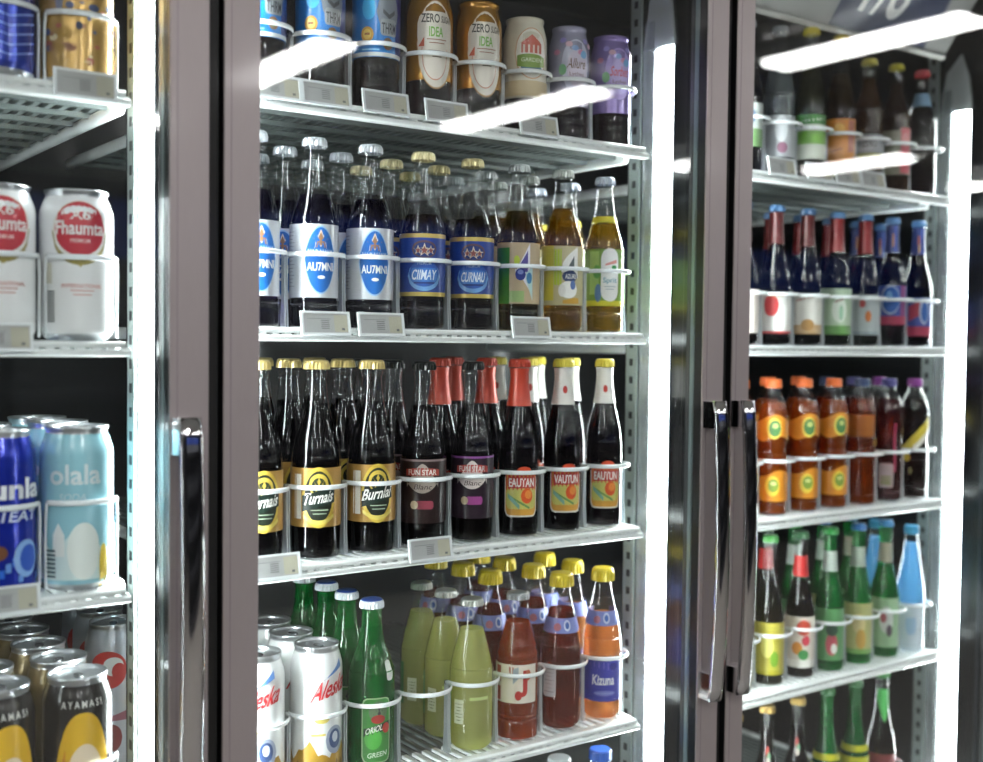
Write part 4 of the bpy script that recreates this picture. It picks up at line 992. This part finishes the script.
mb = MB(); mb.box(-5, 11, 1.9, 2.0, 0, 2.72, M('3a3a3c', .8, name='shop_wall_dark', noise=.15, scale=2)); struct('wall_front', mb.mesh('wall'))
t = thing('aisle_shelving', 'white shop shelving with blue header board on the other side of the aisle', 'shelving', (4.0, -3.9, 0))
mb = MB(); mb.box(-5, 5, -.03, 0, 0.1, 1.85, M('54565c', .7)); obj('back_panel', mb.mesh('back'), t)
mb = MB(); mb.box(-5, 5, .0, .03, 1.86, 2.16, M('1c3a8c', .6)); obj('header_board', mb.mesh('header'), t)
mb = MB(); mb.box(-5, 5, -.03, .45, 0, .12, M('3a3a3e', .6)); obj('base', mb.mesh('base'), t)
for z_ in (.45, .8, 1.15, 1.5):
    mb = MB(); mb.box(-5, 5, .0, .38, z_, z_ + .03, M('3c3e44', .6)); obj('shelf_board', mb.mesh('shelf_board'), t)
TUBE = emit('fluorescent_diffuser', (1.0, .985, .97), 26.0)
LAMPS = [(2.30, -3.10, -2.12), (3.74, -3.42, -2.14), (4.0, -1.28, -.32), (6.62, -3.2, -2.4), (5.77, -3.68, -3.40), (2.32, -4.42, -4.20), (8.22, -3.1, -2.8), (.5, -1.9, -.7), (-1.0, -1.9, -.7), (-1.0, -4.2, -3.0), (.3, -4.2, -3.0), (-3, -2.6, -1.4)]  # those not mirrored in the doors are added to brighten the frames
for i, (x, ya, yb) in enumerate(LAMPS):
    t = thing('ceiling_light', (['ceiling light box mirrored in the middle door over the blue sleeved bottles', 'ceiling light box mirrored in the middle door over the cream bottle', 'ceiling light box mirrored across the top of the right door', 'ceiling light box mirrored over the top right shelf edge', 'short ceiling light mirrored beside the middle light strip', 'short ceiling light mirrored over the left light strip', 'short ceiling light mirrored beside the right light strip'][i] if i < 7 else 'added ceiling light box out of view, brightening the door frames'), 'ceiling light', (x, (ya + yb) / 2, 2.655), 0, 'ceiling lights')
    hl = (yb - ya) / 2
    mb = MB(); mb.prism([(-.12, .065), (-.105, .02), (.105, .02), (.12, .065)][::-1], 'y', -hl, hl, M('e0e0de', .5)); obj('lamp_housing', mb.mesh('housing'), t)
    mb = MB(); mb.prism([(-.088, .0195), (-.078, .004), (.078, .004), (.088, .0195)][::-1], 'y', -hl + .01, hl - .01, TUBE); obj('diffuser', mb.mesh('diffuser'), t)

w = bpy.data.worlds.new('shop_ambience'); S.world = w; w.use_nodes = True
w.node_tree.nodes['Background'].inputs['Color'].default_value = (.6, .65, .7, 1); w.node_tree.nodes['Background'].inputs['Strength'].default_value = .1

# ------------------------------------------------------------------ camera
f_px = 1160.0
yaw, pitch, roll = [math.radians(a) for a in (35.8, 2.0, .63)]
fwd = Vector((math.sin(yaw) * math.cos(pitch), math.cos(yaw) * math.cos(pitch), -math.sin(pitch)))
rt = Vector((math.cos(yaw), -math.sin(yaw), 0)); up = rt.cross(fwd)
r2 = rt * math.cos(roll) + up * math.sin(roll); u2 = -rt * math.sin(roll) + up * math.cos(roll)
cd = bpy.data.cameras.new('camera'); cam = bpy.data.objects.new('camera', cd); COL.objects.link(cam)
m = Matrix((r2, u2, -fwd)).transposed().to_4x4(); m.translation = Vector((0, 0, 1.45)); cam.matrix_world = m
cd.sensor_width = 36; cd.sensor_fit = 'HORIZONTAL'; cd.lens = f_px / 983 * 36; cd.clip_start = .01
cd.dof.use_dof = True; cd.dof.focus_distance = 1.36; cd.dof.aperture_fstop = 2.8
S.camera = cam
S.view_settings.view_transform = 'Standard'; S.view_settings.look = 'None'; S.view_settings.gamma = 1; S.view_settings.exposure = 0.6
S.view_settings.use_curve_mapping = False
S.cycles.transparent_max_bounces = 32; S.cycles.max_bounces = 8
S.cycles.sample_clamp_indirect = 0; S.cycles.glossy_bounces = 6
